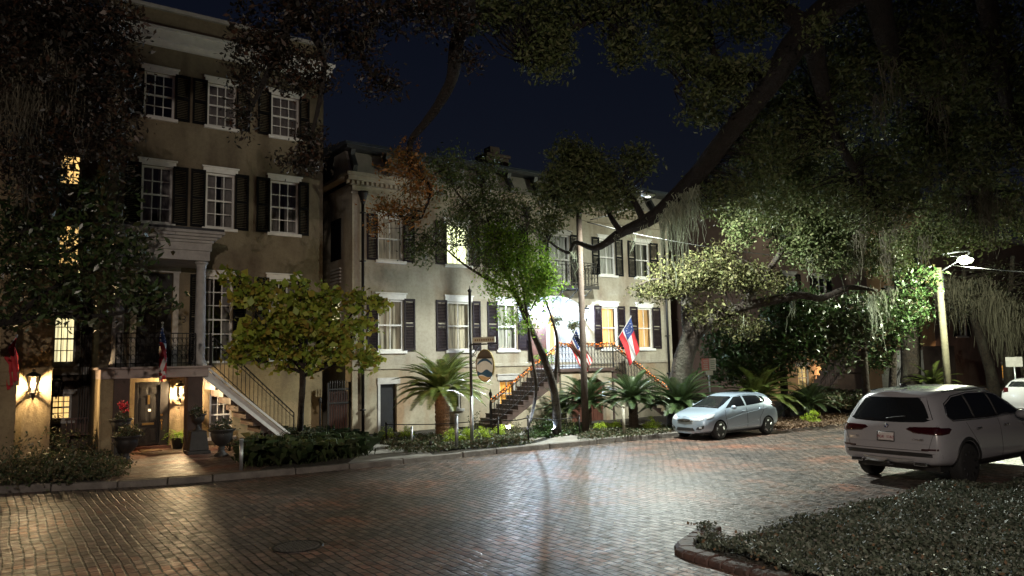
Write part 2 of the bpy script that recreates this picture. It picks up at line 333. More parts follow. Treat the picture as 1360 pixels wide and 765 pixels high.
# ------------------------------------------------------------------ building helpers (street fronts face -Y)
def wall_open(mb, x0, x1, z0, z1, Y, ops, depth=.22):
    xs = sorted(set([x0, x1] + [v for o in ops for v in o[:2] if x0 < v < x1])); zs = sorted(set([z0, z1] + [v for o in ops for v in o[2:4] if z0 < v < z1]))
    for i in range(len(xs)-1):
        for j in range(len(zs)-1):
            cx_, cz_ = (xs[i]+xs[i+1])/2, (zs[j]+zs[j+1])/2
            if any(o[0] < cx_ < o[1] and o[2] < cz_ < o[3] for o in ops): continue
            mb.quad((xs[i], Y, zs[j]), (xs[i+1], Y, zs[j]), (xs[i+1], Y, zs[j+1]), (xs[i], Y, zs[j+1]))
    for a, b, c, d in [o[:4] for o in ops]:
        mb.quad((a, Y, c), (a, Y+depth, c), (a, Y+depth, d), (a, Y, d)); mb.quad((b, Y, d), (b, Y+depth, d), (b, Y+depth, c), (b, Y, c))
        mb.quad((a, Y, d), (a, Y+depth, d), (b, Y+depth, d), (b, Y, d)); mb.quad((b, Y, c), (b, Y+depth, c), (a, Y+depth, c), (a, Y, c))
def shell(mb, x0, x1, y0, y1, z0, z1):
    """side, back and roof of a house body (front left to wall_open)"""
    mb.quad((x0, y1, z0), (x0, y0, z0), (x0, y0, z1), (x0, y1, z1)); mb.quad((x1, y0, z0), (x1, y1, z0), (x1, y1, z1), (x1, y0, z1))
    mb.quad((x1, y1, z0), (x0, y1, z0), (x0, y1, z1), (x1, y1, z1)); mb.quad((x0, y0, z1), (x1, y0, z1), (x1, y1, z1), (x0, y1, z1))
def wavy(mb, x0, x1, z0, z1, Y, amp=.025, n=None):
    n = n or max(8, int((x1-x0)/.03)); ph = random.uniform(0, 6)
    for i in range(n):
        a = x0+(x1-x0)*i/n; b = x0+(x1-x0)*(i+1)/n
        ya = Y+amp*math.sin(a*38+ph+1.3*math.sin(a*11)); yb = Y+amp*math.sin(b*38+ph+1.3*math.sin(b*11))
        mb.quad((a, ya, z0), (b, yb, z0), (b, yb, z1), (a, ya, z1))
def shutter(h, x0, x1, z0, z1, Y, m):
    b = MB(); t = .05; st = min(.06, (x1-x0)*.16); y0 = Y-.05; y1 = Y-.008
    b.box(x0, x0+st, y0, y1, z0, z1); b.box(x1-st, x1, y0, y1, z0, z1)
    for z in (z0, (z0+z1)/2-.04, z1-.09): b.box(x0+st, x1-st, y0+.002, y1, z, z+.09)
    z = z0+.11
    while z < z1-.12:
        if abs(z-(z0+z1)/2) > .06:
            b.add([(x0+st, y0+.008, z), (x1-st, y0+.008, z), (x1-st, y1-.004, z+.045), (x0+st, y1-.004, z+.045)], [(0,1,2,3)])
        z += .055
    return b.build('shutter', m, h)
def window(h, x0, x1, z0, z1, Y, cols=3, rows=2, shut=None, cur='cur_dark', trim='white', shm='shutter', lint=.16, sill=True, bars=False, cin=None):
    f = MB(); fy0, fy1 = Y+.05, Y+.12; t = .065
    f.box(x0, x0+t, fy0, fy1, z0, z1); f.box(x1-t, x1, fy0, fy1, z0, z1); f.box(x0+t, x1-t, fy0+.002, fy1, z1-t, z1); f.box(x0+t, x1-t, fy0+.002, fy1, z0, z0+t)
    zm = (z0+z1)/2; f.box(x0+t, x1-t, fy0+.004, fy1, zm-.025, zm+.025)
    for i in range(1, cols):
        x = x0+t+(x1-x0-2*t)*i/cols; f.box(x-.013, x+.013, fy0+.02, fy1-.01, z0+t, zm-.025); f.box(x-.013, x+.013, fy0+.02, fy1-.01, zm+.025, z1-t)
    for lo, hi in ((z0+t, zm-.025), (zm+.025, z1-t)):
        for j in range(1, rows):
            z = lo+(hi-lo)*j/rows; f.box(x0+t, x1-t, fy0+.022, fy1-.012, z-.013, z+.013)
    wd = f.build('window', MT[trim], h)
    MB().quad((x0+t, Y+.1, z0+t), (x1-t, Y+.1, z0+t), (x1-t, Y+.1, z1-t), (x0+t, Y+.1, z1-t)).build('window_pane', MT['glass'], wd)
    if cur:
        c = MB()
        if cin: # two drawn-back curtains with a gap
            m = (x1-x0)*cin; wavy(c, x0+.01, x0+m, z0, z1, Y+.26); wavy(c, x1-m, x1-.01, z0, z1, Y+.26)
        else: wavy(c, x0+.01, x1-.01, z0, z1, Y+.26)
        c.build('curtain', MT[cur], wd)
    if lint:
        l = MB(); l.box(x0-.09, x1+.09, Y-.045, Y+.05, z1+.002, z1+lint); l.box(x0-.13, x1+.13, Y-.085, Y+.05, z1+lint, z1+lint+.05); l.build('lintel', MT[trim], wd, bevel=.006)
    if sill:
        MB().box(x0-.1, x1+.1, Y-.09, Y+.12, z0-.10, z0-.002).build('window_sill', MT[trim], wd, bevel=.008)
    if shut:
        for a, b in shut: shutter(wd, a, b, z0-.02, z1+.05, Y, MT[shm])
    return wd
def railing(name, p0, p1, h, parent, m=None, step=.115, scroll=True, newel=None):
    p0 = Vector([float(v) for v in p0]); p1 = Vector([float(v) for v in p1]); b = MB(); up = Vector((0, 0, 1)); d = (p1-p0); L_ = math.hypot(d.x, d.y); n = max(2, int(L_/step))
    b.bar(p0+up*h, p1+up*h, .045, .03); b.bar(p0+up*.09, p1+up*.09, .025, .025); b.bar(p0+up*(h-.13), p1+up*(h-.13), .02, .02)
    for i in range(n+1):
        q = p0+d*i/n; w_ = .032 if i in (0, n) else .014
        b.bar(q, q+up*(h-.01), w_, w_)
        if scroll and i < n:
            c = p0+d*(i+.5)/n; r = L_/n*.42; u = Vector((d.x, d.y, 0)).normalized()
            for zc in (.27, .5, h-.2 if h > .85 else .66):
                pts = [c+up*zc+u*math.cos(a)*r+up*math.sin(a)*r*1.5 for a in np.linspace(0, 5.2, 8)]; b.tube(pts, .0065, 4, False)
    return b.build(name, m or MT['iron'], parent)
def stairs(name, x_top, x_bot, z_top, z_bot, y0, y1, n, m, parent, solid=True, tread=None):
    b = MB(); dx = (x_bot-x_top)/n; dz = (z_top-z_bot)/n
    for i in range(n):
        xa = x_top+dx*i; xb = xa+dx; zt = z_top-dz*(i+1)
        b.box(min(xa, xb), max(xa, xb), y0, y1, (z_bot-.02 if solid else zt-dz-.04), zt-.03)
        b.box(min(xa, xb)-.02, max(xa, xb)+.02, y0-.025, y1, zt-.03, zt)
    return b.build(name, m, parent)
lantern_glow = emit_mat('lantern_flame', (1., .74, .38), 60)
lantern_glow_cool = emit_mat('cool_lantern_bulb', (.86, .93, 1.), 130)
lant_glass = glass_mat('lantern_glass', .03)
def add_light(name, loc, power, col=(1, .75, .45), r=.06, parent=None, kind='POINT', rot=None, spot=None, blend=.5):
    l = bpy.data.lights.new(name, kind); l.energy = power; l.color = col
    if kind in ('POINT', 'SPOT'): l.shadow_soft_size = r
    if spot: l.spot_size = rad(spot); l.spot_blend = blend
    o = bpy.data.objects.new(name, l); COL.objects.link(o)
    loc = Vector([float(v) for v in loc])
    o.location = loc - wloc(parent) if parent else loc
    if parent: o.parent = parent
    if rot is not None:
        o.rotation_euler = Vector(rot).normalized().to_track_quat('-Z', 'Y').to_euler()
    return o
def lantern(loc, Y, label, glow=None, s=1., power=60, col=(1, .72, .38), group=None):
    """wall lantern; loc = centre of the glass, wall plane at Y"""
    x, y, z = [float(v) for v in loc]; r = empty('wall_lantern', (x, y, z), label, 'lantern', group); b = MB()
    b.lathe((x, y, z), [(.02*s, .30*s), (.03*s, .27*s), (.015*s, .25*s), (.12*s, .19*s), (.13*s, .16*s), (.09*s, .155*s)], 8)
    b.lathe((x, y, z), [(.035*s, -.14*s), (.04*s, -.155*s), (.03*s, -.19*s), (.015*s, -.25*s), (.01*s, -.28*s)], 8)
    for k in range(6):
        a = math.pi/3*k; b.bar((x+.105*s*math.cos(a), y+.105*s*math.sin(a), z+.16*s), (x+.075*s*math.cos(a), y+.075*s*math.sin(a), z-.13*s), .012*s, .012*s)
    b.tube([(x, Y, z-.16*s), (x, (y+Y)/2, z-.21*s), (x, y, z-.17*s)], .012*s, 6); b.box(x-.05*s, x+.05*s, Y-.02, Y, z-.24*s, z-.05*s)
    b.build('lantern_cage', MT['iron'], r)
    MB().lathe((x, y, z), [(.098*s, .15*s), (.068*s, -.125*s)], 6).build('lantern_pane', lant_glass, r)
    MB().ell((x, y, z), (.026*s, .026*s, .055*s)).build('bulb', glow or lantern_glow, r, True)
    if power > 1: add_light('bulb_light', (x, y, z), power, col, .05*s, r)
    return r
# ================================================================== LEFT HOUSE (tan stucco, portico)
YL = 24.3; YP = 22.3
LH = empty('townhouse', (3.0, YL, .12), 'tall tan stucco townhouse with dark shutters and a white columned portico', 'house')
lx0 = wx(131, 470, YL); lx1 = wx(429, 250, YL); ztop = wz(300, 72, YL)
zc0 = wz(430, 107, YL); zp = wz(420, 62, YL)
C3 = [(190, 231), (275, 313), (360, 397)]
X = [(wx(a, 170, YL), wx(b, 170, YL)) for a, b in C3]
z3 = (wz(211, 156, YL), wz(211, 97, YL)); z2 = (wz(205, 296, YL), wz(205, 220, YL)); z1 = (wz(295, 482, YL), wz(295, 368, YL))
land = wz(200, 487, YP+.3)
mid01 = (X[0][1]+X[1][0])/2; mid12 = (X[1][1]+X[2][0])/2; sw = mid01-X[0][1]-.04
ops = [(x[0], x[1], z3[0], z3[1]) for x in X] + [(x[0], x[1], z2[0], z2[1]) for x in X] + [(X[1][0], X[1][1], z1[0], z1[1]), (X[2][0], X[2][1], z1[0], z1[1])]
d1 = (wx(181, 420, YL), wx(229, 420, YL), land, wz(200, 362, YL)); ops.append(d1)
dg = (wx(178, 550, YL), wx(225, 550, YL), .14, wz(200, 507, YL)); ops.append(dg)
wg = (wx(278, 550, YL), wx(309, 550, YL), wz(290, 580, YL), wz(290, 522, YL)); ops.append(wg)
zb = land+.02
b = MB(); wall_open(b, lx0, lx1, zb, zp, YL, [o for o in ops if o[2] >= zb-.05]); shell(b, lx0, lx1, YL, YL+12, .1, zp); b.build('wall', MT['tan'], LH)
b = MB(); wall_open(b, lx0, lx1, .1, zb, YL, [dg, wg]); b.build('basement_wall', MT['ochre'], LH)
b = MB(); b.box(lx0-.12, lx1+.12, YL-.14, YL-.002, zc0-.02, zc0+.12); b.box(lx0-.22, lx1+.22, YL-.28, YL-.002, zc0+.12, zc0+.42); b.box(lx0-.3, lx1+.3, YL-.38, YL-.002, zc0+.42, zc0+.52); b.build('cornice', MT['white'], LH, bevel=.01)
b = MB(); b.box(lx0-.05, lx1+.05, YL-.12, YL+.3, zp, zp+.12); b.build('roof_coping', MT['offwhite'], LH)
tw = .13
for i, x in enumerate(X):
    sh = [(x[0]-sw, x[0]-.01), (x[1]+.01, x[1]+sw)]
    if i == 2: sh[1] = (x[1]+.01, x[1]+.36)
    window(LH, *x, *z3, YL, 3, 2, sh, 'cur_dark' if i else None, shm='shutter'); window(LH, *x, *z2, YL, 3, 2, sh, 'cur_dark', cin=.42)
    if i: window(LH, *x, *z1, YL, 3, 3, [(x[0]-sw*.9, x[0]-.01), (x[1]+.01, x[1]+sw*.9)] if i == 1 else sh, 'cur_dark', cin=.3, sill=False)
window(LH, *wg, YL, 3, 2, None, 'cur_dark', lint=0)
# upper door (double, dark)
b = MB(); b.box(d1[0], d1[1], YL+.15, YL+.21, d1[2], d1[3]); 
for k in range(2):
    xa = d1[0]+.08+(d1[1]-d1[0])/2*k; xb = xa+(d1[1]-d1[0])/2-.16
    for za, zb_ in ((.15, .95), (1.1, 2.1)): b.box(xa, xb, YL+.13, YL+.15, d1[2]+za, d1[2]+zb_)
ud = b.build('upper_door', MT['darkdoor'], LH)
b = MB(); b.box(d1[0]-.16, d1[0], YL-.05, YL-.002, d1[2], d1[3]+.02); b.box(d1[1], d1[1]+.16, YL-.05, YL-.002, d1[2], d1[3]+.02); b.box(d1[0]-.2, d1[1]+.2, YL-.07, YL-.002, d1[3]+.02, d1[3]+.2); b.build('door_surround', MT['offwhite'], LH)
# transom reflection light above the upper door
b = MB(); b.box(d1[0]+.25, d1[1]-.25, YL+.12, YL+.148, d1[2]+2.2, d1[2]+2.4); b.build('transom', MT['glass'], LH)
# ground door: six panels, frame, fittings
b = MB(); x0, x1, z0, z1_ = dg; fr = .1; b.box(x0, x0+fr, YL+.05, YL+.2, z0, z1_); b.box(x1-fr*2.6, x1, YL+.05, YL+.2, z0, z1_); b.box(x0+fr, x1-fr*2.6, YL+.052, YL+.2, z1_-fr, z1_); b.build('door_frame', MT['darkdoor'], LH, bevel=.01)
b = MB(); x0 += fr; x1 -= fr*2.6; z1_ -= fr; b.box(x0, x1, YL+.15, YL+.19, z0+.1, z1_); W = x1-x0; H = z1_-z0-.1; cx_ = (x0+x1)/2
for sx in (0, 1):
    xa = x0+W*(.1+.46*sx); xb = xa+W*.34
    for za, zb_ in ((.06, .27), (.40, .80), (.85, .965)):
        for q in range(2):
            i_ = .03*q; b.box(xa+i_, xb-i_, YL+.135-.006*q, YL+.15, z0+.1+H*za+i_, z0+.1+H*zb_-i_)
gd = b.build('door', MT['darkdoor'], LH, bevel=.006)
b = MB(); b.box(cx_-.16, cx_+.16, YL+.12, YL+.15, z0+.1+H*.335, z0+.1+H*.37); b.box(cx_-.03, cx_+.03, YL+.10, YL+.15, z0+.1+H*.68, z0+.1+H*.83); b.lathe((x1+.05, YL+.03, z0+H*.55), [(.035, 0), (.035, .02)], 12, 1); b.lathe((x1+.05, YL+.03, z0+H*.46), [(.035, 0), (.035, .02)], 12, 1); b.tube([(x1+.05, YL+.02, z0+H*.43), (x1+.05, YL-.03, z0+H*.40), (x1+.05, YL-.03, z0+H*.33), (x1+.05, YL+.02, z0+H*.30)], .014); b.build('brass_fittings', MT['brass'], gd)
MB().box(cx_+.0, cx_+.09, YL+.13, YL+.149, z0+.1+H*.56, z0+.1+H*.6).build('paper_notice', MT['white'], gd)
MB().box(dg[0]-.05, dg[1]+.05, YL-.12, YL+.15, .1, .22).build('door_step', MT['brownwood'], LH)
dm = MB().box(dg[0]+.12, dg[1]-.3, YL-.75, YL-.16, .127, .15).build('doormat', M('coir_mat', (.2, .12, .06), (.12, .07, .04), 30, .95)); tag(dm, 'brown doormat on the brick path in front of the panelled black door', 'doormat')
# house number beside the upper door
b = MB(); hx, hz = wx(244, 424, YL), wz(244, 424, YL)
for za, zb_ in ((0, .1), (.1, .2)):
    b.tube([(hx+.045*math.sin(a)-.0, YL-.012, hz-.1+(za+zb_)/2+.05*math.cos(a)) for a in np.linspace(-.9, math.pi+.9, 10)], .010, 5)
b.build('house_number', MT['iron'], LH)
# portico: slab, piers, columns, entablature
px0 = wx(134, 490, YP); px1 = wx(277, 490, YP); zs0 = wz(200, 502, YP); 
b = MB(); b.box(px0, px1, YP, YL-.003, zs0, land-.06); b.box(px0-.07, px1+.07, YP-.07, YL-.003, land-.06, land); b.build('landing', MT['pinkstone'], LH, bevel=.012)
MB().box(px0-.0, px0+.05, YP+.0, YL-.003, .1, zs0-.002).build('portico_wing_wall', MT['ochre'], LH)
for a, c in ((wx(150, 550, YP), wx(172, 550, YP)), (wx(249, 550, YP), wx(269, 550, YP))): MB().box(a, c, YP+.03, YP+.5, .1, zs0-.002).build('pier', MT['brownpier'], LH, bevel=.012)
MB().box(px0+.05, wx(150, 550, YP)-.003, YP+.06, YP+.5, .1, zs0-.002).build('pier_flank', MT['ochre'], LH)
yc = YP+.42
ent0 = wz(262, 345, YP); ent1 = wz(292, 312, YP-.3)
for xx in (wx(157, 420, yc), wx(266, 420, yc)):
    r = .15; h = ent0-land
    MB().lathe((xx, yc, land), [(r*1.35, 0), (r*1.35, .06), (r*1.22, .09), (r*1.2, .14), (r*1.03, .17), (r, .3), (r*.985, h*.4), (r*.86, h-.2), (r*.88, h-.17), (r*.98, h-.15), (r*.9, h-.13), (r*1.15, h-.06), (r*1.25, h-.055), (r*1.25, h)], 28).build('column', MT['offwhite'], LH, True).data.polygons.foreach_get
ex0, ex1 = wx(140, 330, YP), wx(283, 343, YP)
b = MB(); b.box(ex0, ex1-.06, YP+.12, YL-.003, ent0, ent0+.28); b.box(ex0-.04, ex1-.02, YP+.08, YL-.003, ent0+.28, ent0+.5)
for k, (o, z_) in enumerate(((.06, .5), (.14, .58), (.24, .66), (.32, .74))): b.box(ex0-o, ex1+o-.05, YP+.08-o, YL-.003, ent0+z_, ent0+z_+.08+.001*k)
b.build('entablature', MT['offwhite'], LH, bevel=.008)
MB().box(ex0-.3, ex1+.25, YP-.22, YL-.003, ent0+.825, ent0+.9).build('portico_roof', MT['slate'], LH)
railing('balustrade', (px0+.35, YP+.1, land), (wx(256, 470, yc), YP+.1, land), .92, LH)
railing('balustrade', (wx(276, 470, yc), YP+.1, land), (px1+.05, YP+.1, land), .92, LH)
# side stair to the right, open underneath, white stringer
sx0 = px1+.02; sx1 = wx(384, 577, YP+.3); n = 11
stairs('stair_flight', sx0, sx1, land, .12, YP+.22, YL-.35, n, MT['stairs'], LH, solid=False)
b = MB(); P = [(sx0-.15, YP+.14, land-.02), (sx0-.15, YP+.14, land-.32), (sx1-.05, YP+.14, .12), (sx1+.25, YP+.14, .12)]; b.prism(P, (0, .06, 0)); P = [(p[0], YP+.09, p[2]+.06) for p in (P[0], P[3])]; b.bar(P[0], P[1], .05, .06); b.build('stringer', MT['white'], LH)
railing('stair_railing', (sx0+.1, YP+.18, land-.05), (sx1+.1, YP+.18, .16), .9, LH, scroll=False)
MB().lathe((wx(425, 560, YP+1), YP+1.0, .12), [(.05, 0), (.05, .1), (.03, .15), (.03, 1.15), (.05, 1.18), (.055, 1.25), (.02, 1.33)], 8).build('newel_post', MT['iron'], LH)
lantern(wp(240, 521, YL-.3), YL, 'lit warm lantern on the yellow wall right of the panelled black door', power=900, s=1.15)
# ================================================================== NEIGHBOUR at the left edge (ochre)
YN = 23.0
NH = empty('townhouse', (0, YN, .12), 'ochre townhouse at the left edge of the photo with lit windows and a balcony', 'house')
nx1 = wx(67, 545, YN); nx0 = -9.; zn = wz(60, 60, YN)
nb = (wx(3, 450, YN), wx(14, 450, YN)+.1, wz(10, 489, YN), wz(10, 372, YN)); 
b = MB(); wall_open(b, nx0, nx1, wz(50, 491, YN), 12.5, YN, [nb]); shell(b, nx0, nx1, YN, YN+14, .1, 12.5); b.build('wall', MT['ochre'], NH)
b = MB(); wall_open(b, nx0, nx1-.0, .1, wz(50, 491, YN), YN-.06, []); b.quad((nx1, YN-.06, .1), (nx1, YN, .1), (nx1, YN, wz(50, 491, YN)), (nx1, YN-.06, wz(50, 491, YN))); b.box(nx0, nx1+.03, YN-.09, YN-.003, wz(50, 491, YN), wz(50, 491, YN)+.06); b.build('basement_wall', MT['ochre'], NH)
window(NH, *nb, YN, 2, 4, None, 'cur_amber', 'offwhite', sill=False)
b = MB(); bx = wx(26, 500, YN-1.6); b.box(nx0, bx, YN-1.7, YN-.1, wz(15, 512, YN-1.7), wz(15, 494, YN-1.7)); b.box(bx-.45, bx-.05, YN-1.65, YN-1.25, .1, wz(15, 512, YN-1.7)); b.box(bx-.4, bx-.1, YN-1.6, YN-1.3, wz(15, 494, YN-1.7), 9.5); b.build('balcony', MT['ochre'], NH, bevel=.01)
railing('balustrade', (nx0+5, YN-1.65, wz(15, 494, YN-1.7)), (bx-.45, YN-1.65, wz(15, 494, YN-1.7)), .9, NH)
# recessed wing with the four lit windows
YW = 26.6; wx0_, wx1_ = nx1, lx0
wins = [((72, 98), (212, 250), None), ((74, 106), (296, 352), 'cur_amber'), ((70, 100), (418, 482), 'cur_bright'), ((67, 96), (524, 557), 'cur_amber')]
wins = [((78, 109), (203, 245), 'cur_amber'), ((76, 107), (297, 354), 'cur_amber'), ((70, 101), (417, 483), 'cur_bright'), ((67, 95), (524, 558), 'cur_amber')]
oo = [(wx(a[0], (v[0]+v[1])/2, YW), wx(a[1], (v[0]+v[1])/2, YW), wz(85, v[1], YW), wz(85, v[0], YW)) for a, v, c in wins]
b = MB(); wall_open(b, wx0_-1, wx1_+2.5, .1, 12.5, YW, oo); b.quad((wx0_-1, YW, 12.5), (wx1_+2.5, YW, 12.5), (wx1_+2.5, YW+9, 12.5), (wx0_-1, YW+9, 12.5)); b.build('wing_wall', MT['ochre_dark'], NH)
for o, (a, v, c) in zip(oo, wins): window(NH, *o, YW, 3, 2, None, c, 'offwhite', lint=.1)
b = MB(); b.box(wx0_+.02, wx1_-.05, YW-.3, YW-.003, wz(85, 498, YW), wz(85, 488, YW)); b.build('ledge', MT['offwhite'], NH)
b = MB(); 
for k in range(12): x = wx(104, 500, YW)+.06*0+k*.07; b.box(x, x+.02, YW-.34, YW-.3, .9, 5)
b.build('iron_grille', MT['iron'], NH)
lantern(wp(44, 511, YN-.28), YN-.06, 'lit warm lantern on the ochre wall at the left edge of the photo', power=600, s=1.35)
lantern(wp(75, 515, YW-.9), YW, 'unlit black lantern hanging in the recess beside the lit small window', glow=MT['iron'], power=0.001, s=1.2)
# ================================================================== CENTRE HOUSE (cream stucco, twin curved iron stairs)
YC = 23.75
CH = empty('townhouse', (10.3, YC, .12), 'wide cream stucco townhouse with mansard roof, iron balcony and garlanded double stair', 'house')
cx0 = wx(468, 300, YC); cx1 = wx(891, 420, YC); zd = wz(467, 241, YC)
F1 = [(502, 536, (487, 502), (536, 551)), (594, 625, (579, 594), (627, 638)), (661, 686, (647, 661), (687, 700)), (799, 820, (789, 799), (820, 830)), (847, 866, (837, 847), (866, 877))]
q1 = (wz(520, 466, YC), wz(520, 398, YC)); q2 = (wz(516, 346, YC), wz(516, 288, YC))
zs = wz(560, 487, YC)
PYC = 430
cw = []; 
for a, b_, s1, s2 in F1: cw.append((wx(a, PYC, YC), wx(b_, PYC, YC), [(wx(s1[0], PYC, YC), wx(s1[1], PYC, YC)-.01), (wx(s2[0], PYC, YC)+.01, wx(s2[1], PYC, YC))]))
ops = [(c[0], c[1], *q1) for c in cw] + [(c[0], c[1], *q2) for c in cw]
bd = (wx(729, 350, YC), wx(757, 350, YC), wz(745, 377, YC), wz(745, 312, YC)); ops.append(bd)
ax0, ax1 = wx(703, 440, YC), wx(774, 440, YC); YS = 21.9; floor1 = wz(780, 489, YS)
az1 = wz(738, 393, YC); asp = wz(738, 412, YC)
arch = (ax0, ax1, floor1, az1)
gops = [(wx(505, 540, YC), wx(527, 540, YC), .12, wz(516, 510, YC)), (wx(663, 520, YC), wx(685, 520, YC), wz(674, 540, YC), wz(674, 505, YC)), (wx(590, 520, YC), wx(612, 520, YC), wz(600, 543, YC), wz(600, 508, YC))]
b = MB(); wall_open(b, cx0, cx1, zs, zd, YC, ops+[(ax0, ax1, max(zs, floor1), az1)], .22); shell(b, cx0, cx1, YC, YC+13, .1, zd)
# arch infill
na = 14; cxm = (ax0+ax1)/2; hw = (ax1-ax0)/2
for i in range(na):
    t0 = -1+2*i/na; t1 = -1+2*(i+1)/na; f = lambda t: asp+(az1-asp)*math.sqrt(max(0, 1-t*t))
    b.quad((cxm+hw*t0, YC, f(t0)), (cxm+hw*t1, YC, f(t1)), (cxm+hw*t1, YC, az1), (cxm+hw*t0, YC, az1)); b.quad((cxm+hw*t1, YC, f(t1)), (cxm+hw*t0, YC, f(t0)), (cxm+hw*t0, YC+.22, f(t0)), (cxm+hw*t1, YC+.22, f(t1)))
b.build('wall', MT['cream'], CH)
b = MB(); wall_open(b, cx0, cx1, .1, zs, YC, gops+[(ax0, ax1, floor1, zs+.01)] if floor1 < zs else gops); b.build('basement_wall', MT['cream_ground'], CH)
b = MB(); b.box(cx0-.02, cx1+.02, YC-.06, YC-.003, zs-.06, zs+.06); b.build('string_course', MT['cream'], CH, bevel=.01)
# vaulted porch recess
b = MB(); ry = YC+1.5; z0 = floor1; z1_ = az1+.1
b.quad((ax0, YC+.22, z0), (ax0, ry, z0), (ax0, ry, z1_), (ax0, YC+.22, z1_)); b.quad((ax1, ry, z0), (ax1, YC+.22, z0), (ax1, YC+.22, z1_), (ax1, ry, z1_)); b.quad((ax0, YC+.22, z1_), (ax0, ry, z1_), (ax1, ry, z1_), (ax1, YC+.22, z1_)); b.quad((ax0, ry, z0), (ax1, ry, z0), (ax1, ry, z1_), (ax0, ry, z1_)); b.quad((ax0, YC, z0), (ax1, YC, z0), (ax1, ry, z0), (ax0, ry, z0))
b.build('porch_recess', MT['offwhite'], CH)
dxm = cxm; b = MB(); b.box(dxm-.55, dxm+.55, ry-.08, ry-.02, z0, z0+2.3)
for sx in (-1, 1):
    for za, zb_ in ((.15, .9), (1.05, 2.15)): b.box(dxm+sx*.27-.2, dxm+sx*.27+.2, ry-.1, ry-.08, z0+za, z0+zb_)
b.build('front_door', MT['brownwood'], CH)
b = MB()
for sx in (-1, 1): b.box(dxm+sx*.62-.06, dxm+sx*.62+.06, ry-.12, ry-.02, z0, z0+2.9); b.box(dxm+sx*1.05-.05, dxm+sx*1.05+.05, ry-.12, ry-.02, z0, z0+2.9)
b.box(dxm-1.15, dxm+1.15, ry-.13, ry-.02, z0+2.35, z0+2.5); b.build('door_surround', MT['white'], CH)
for sx in (-1, 1): MB().box(dxm+sx*.84-.14, dxm+sx*.84+.14, ry-.05, ry-.03, z0+.6, z0+2.3).build('sidelight', MT['cur_orange'], CH)
MB().box(dxm-.9, dxm+.9, ry-.05, ry-.03, z0+2.52, z0+2.85).build('fanlight', MT['cur_bright'], CH)
for i, c in enumerate(cw):
    cu1 = ['cur_dim', 'cur_dim', 'cur_grey', 'cur_orange', 'cur_orange'][i]
    if i > 2: cu1 = 'cur_glow'
    cu2 = ['cur_dim', 'cur_bright2', 'cur_grey', 'cur_grey', 'cur_grey'][i]
    MT.setdefault('cur_glow', None) or MT.update(cur_glow=curtain_mat('lit_cream_curtain', (1., .66, .27), .75))
    MT.get('cur_bright2') or MT.update(cur_bright2=curtain_mat('lit_pale_green_blind', (.92, 1., .58), 2.6))
    window(CH, c[0], c[1], *q1, YC, 2, 1, c[2], cu1, 'white', 'purple_shutter', lint=.2)
    window(CH, c[0], c[1], *q2, YC, 2, 1, c[2], cu2, 'white', 'purple_shutter' if i < 3 else 'shutter', lint=.14)
window(CH, *bd, YC, 2, 1, [(bd[0]-.5, bd[0]-.02), (bd[1]+.02, bd[1]+.5)], 'cur_grey', 'offwhite', 'shutter', sill=False)
g = gops[0]; MB().box(g[0], g[1], YC+.14, YC+.2, g[2], g[3]).build('basement_door', MT['darkdoor'], CH); MB().box(g[0]-.12, g[1]+.12, YC-.05, YC-.003, g[3], g[3]+.22).build('door_lintel', MT['offwhite'], CH)
MB().box(g[0]-.1, g[0]-.01, YC-.04, YC-.003, .12, g[3]).build('door_jamb', MT['offwhite'], CH)
window(CH, *gops[1], YC, 2, 1, None, 'cur_orange', 'offwhite', lint=.2); window(CH, *gops[2], YC, 2, 1, None, None, 'offwhite', lint=.2)
# side wall window (facing the gap)
b = MB(); b.box(cx0-.05, cx0-.003, YC+1.0, YC+1.9, q1[0]+.1, q1[1]); sd_ = b.build('side_window', MT['white'], CH); b = MB()
for a, c in ((YC+1.06, YC+1.42), (YC+1.48, YC+1.84)):
    for z_ in (q1[0]+.16, (q1[0]+q1[1])/2+.08): b.box(cx0-.056, cx0-.05, a, c, z_, z_+(q1[1]-q1[0])/2-.16)
b.build('window_pane', MT['cur_bright'], sd_)
b = MB(); b.box(cx0-.05, cx0-.003, YC+1.0, YC+1.9, q2[0]+.1, q2[1]); b.build('side_window', MT['shutter'], CH)
b = MB()
for k in range(5): b.box(cx0-.07, cx0-.003, YC+1.0, YC+1.9, q2[0]-.75+k*.12, q2[0]-.69+k*.12)
b.build('wall_vent', MT['offwhite'], CH)
# cornice with dentils, mansard band with brackets
b = MB(); b.box(cx0-.08, cx1+.08, YC-.1, YC-.003, zd-.42, zd-.36); b.box(cx0-.12, cx1+.12, YC-.12, YC-.003, zd-.12, zd); b.box(cx0-.35, cx1+.35, YC-.42, YC-.003, zd+.14, zd+.26); b.box(cx0-.28, cx1+.28, YC-.34, YC-.003, zd, zd+.14)
x = cx0-.3
while x < cx1+.3: b.box(x, x+.09, YC-.25, YC-.12, zd-.12, zd-.002); x += .18
b.box(cx0-.35, cx0-.003, YC-.003, YC+12, zd+.14, zd+.26); b.build('cornice', MT['cream'], CH)
zm0 = zd+.26; zm1 = wz(482, 203, YC+.5)
b = MB(); b.prism([(cx0-.2, YC-.25, zm0), (cx0-.2, YC+.2, zm1-.12), (cx0-.2, YC+1.2, zm1-.1), (cx0-.2, YC+1.2, zm0)], (cx1-cx0+.4, 0, 0)); b.build('mansard', MT['mansard'], CH)
b = MB(); x = cx0-.1
while x < cx1:
    b.prism([(x, YC-.27, zm0), (x, YC-.36, zm0+.25), (x, YC-.1, zm1-.3), (x, YC-.18, zm1-.1), (x, YC+.25, zm1-.1), (x, YC+.05, zm0)], (.16, 0, 0)); x += 1.32
b.box(cx0-.3, cx1+.3, YC-.25, YC+.3, zm1-.11, zm1+.02); b.build('roof_bracket', MT['slate'], CH)
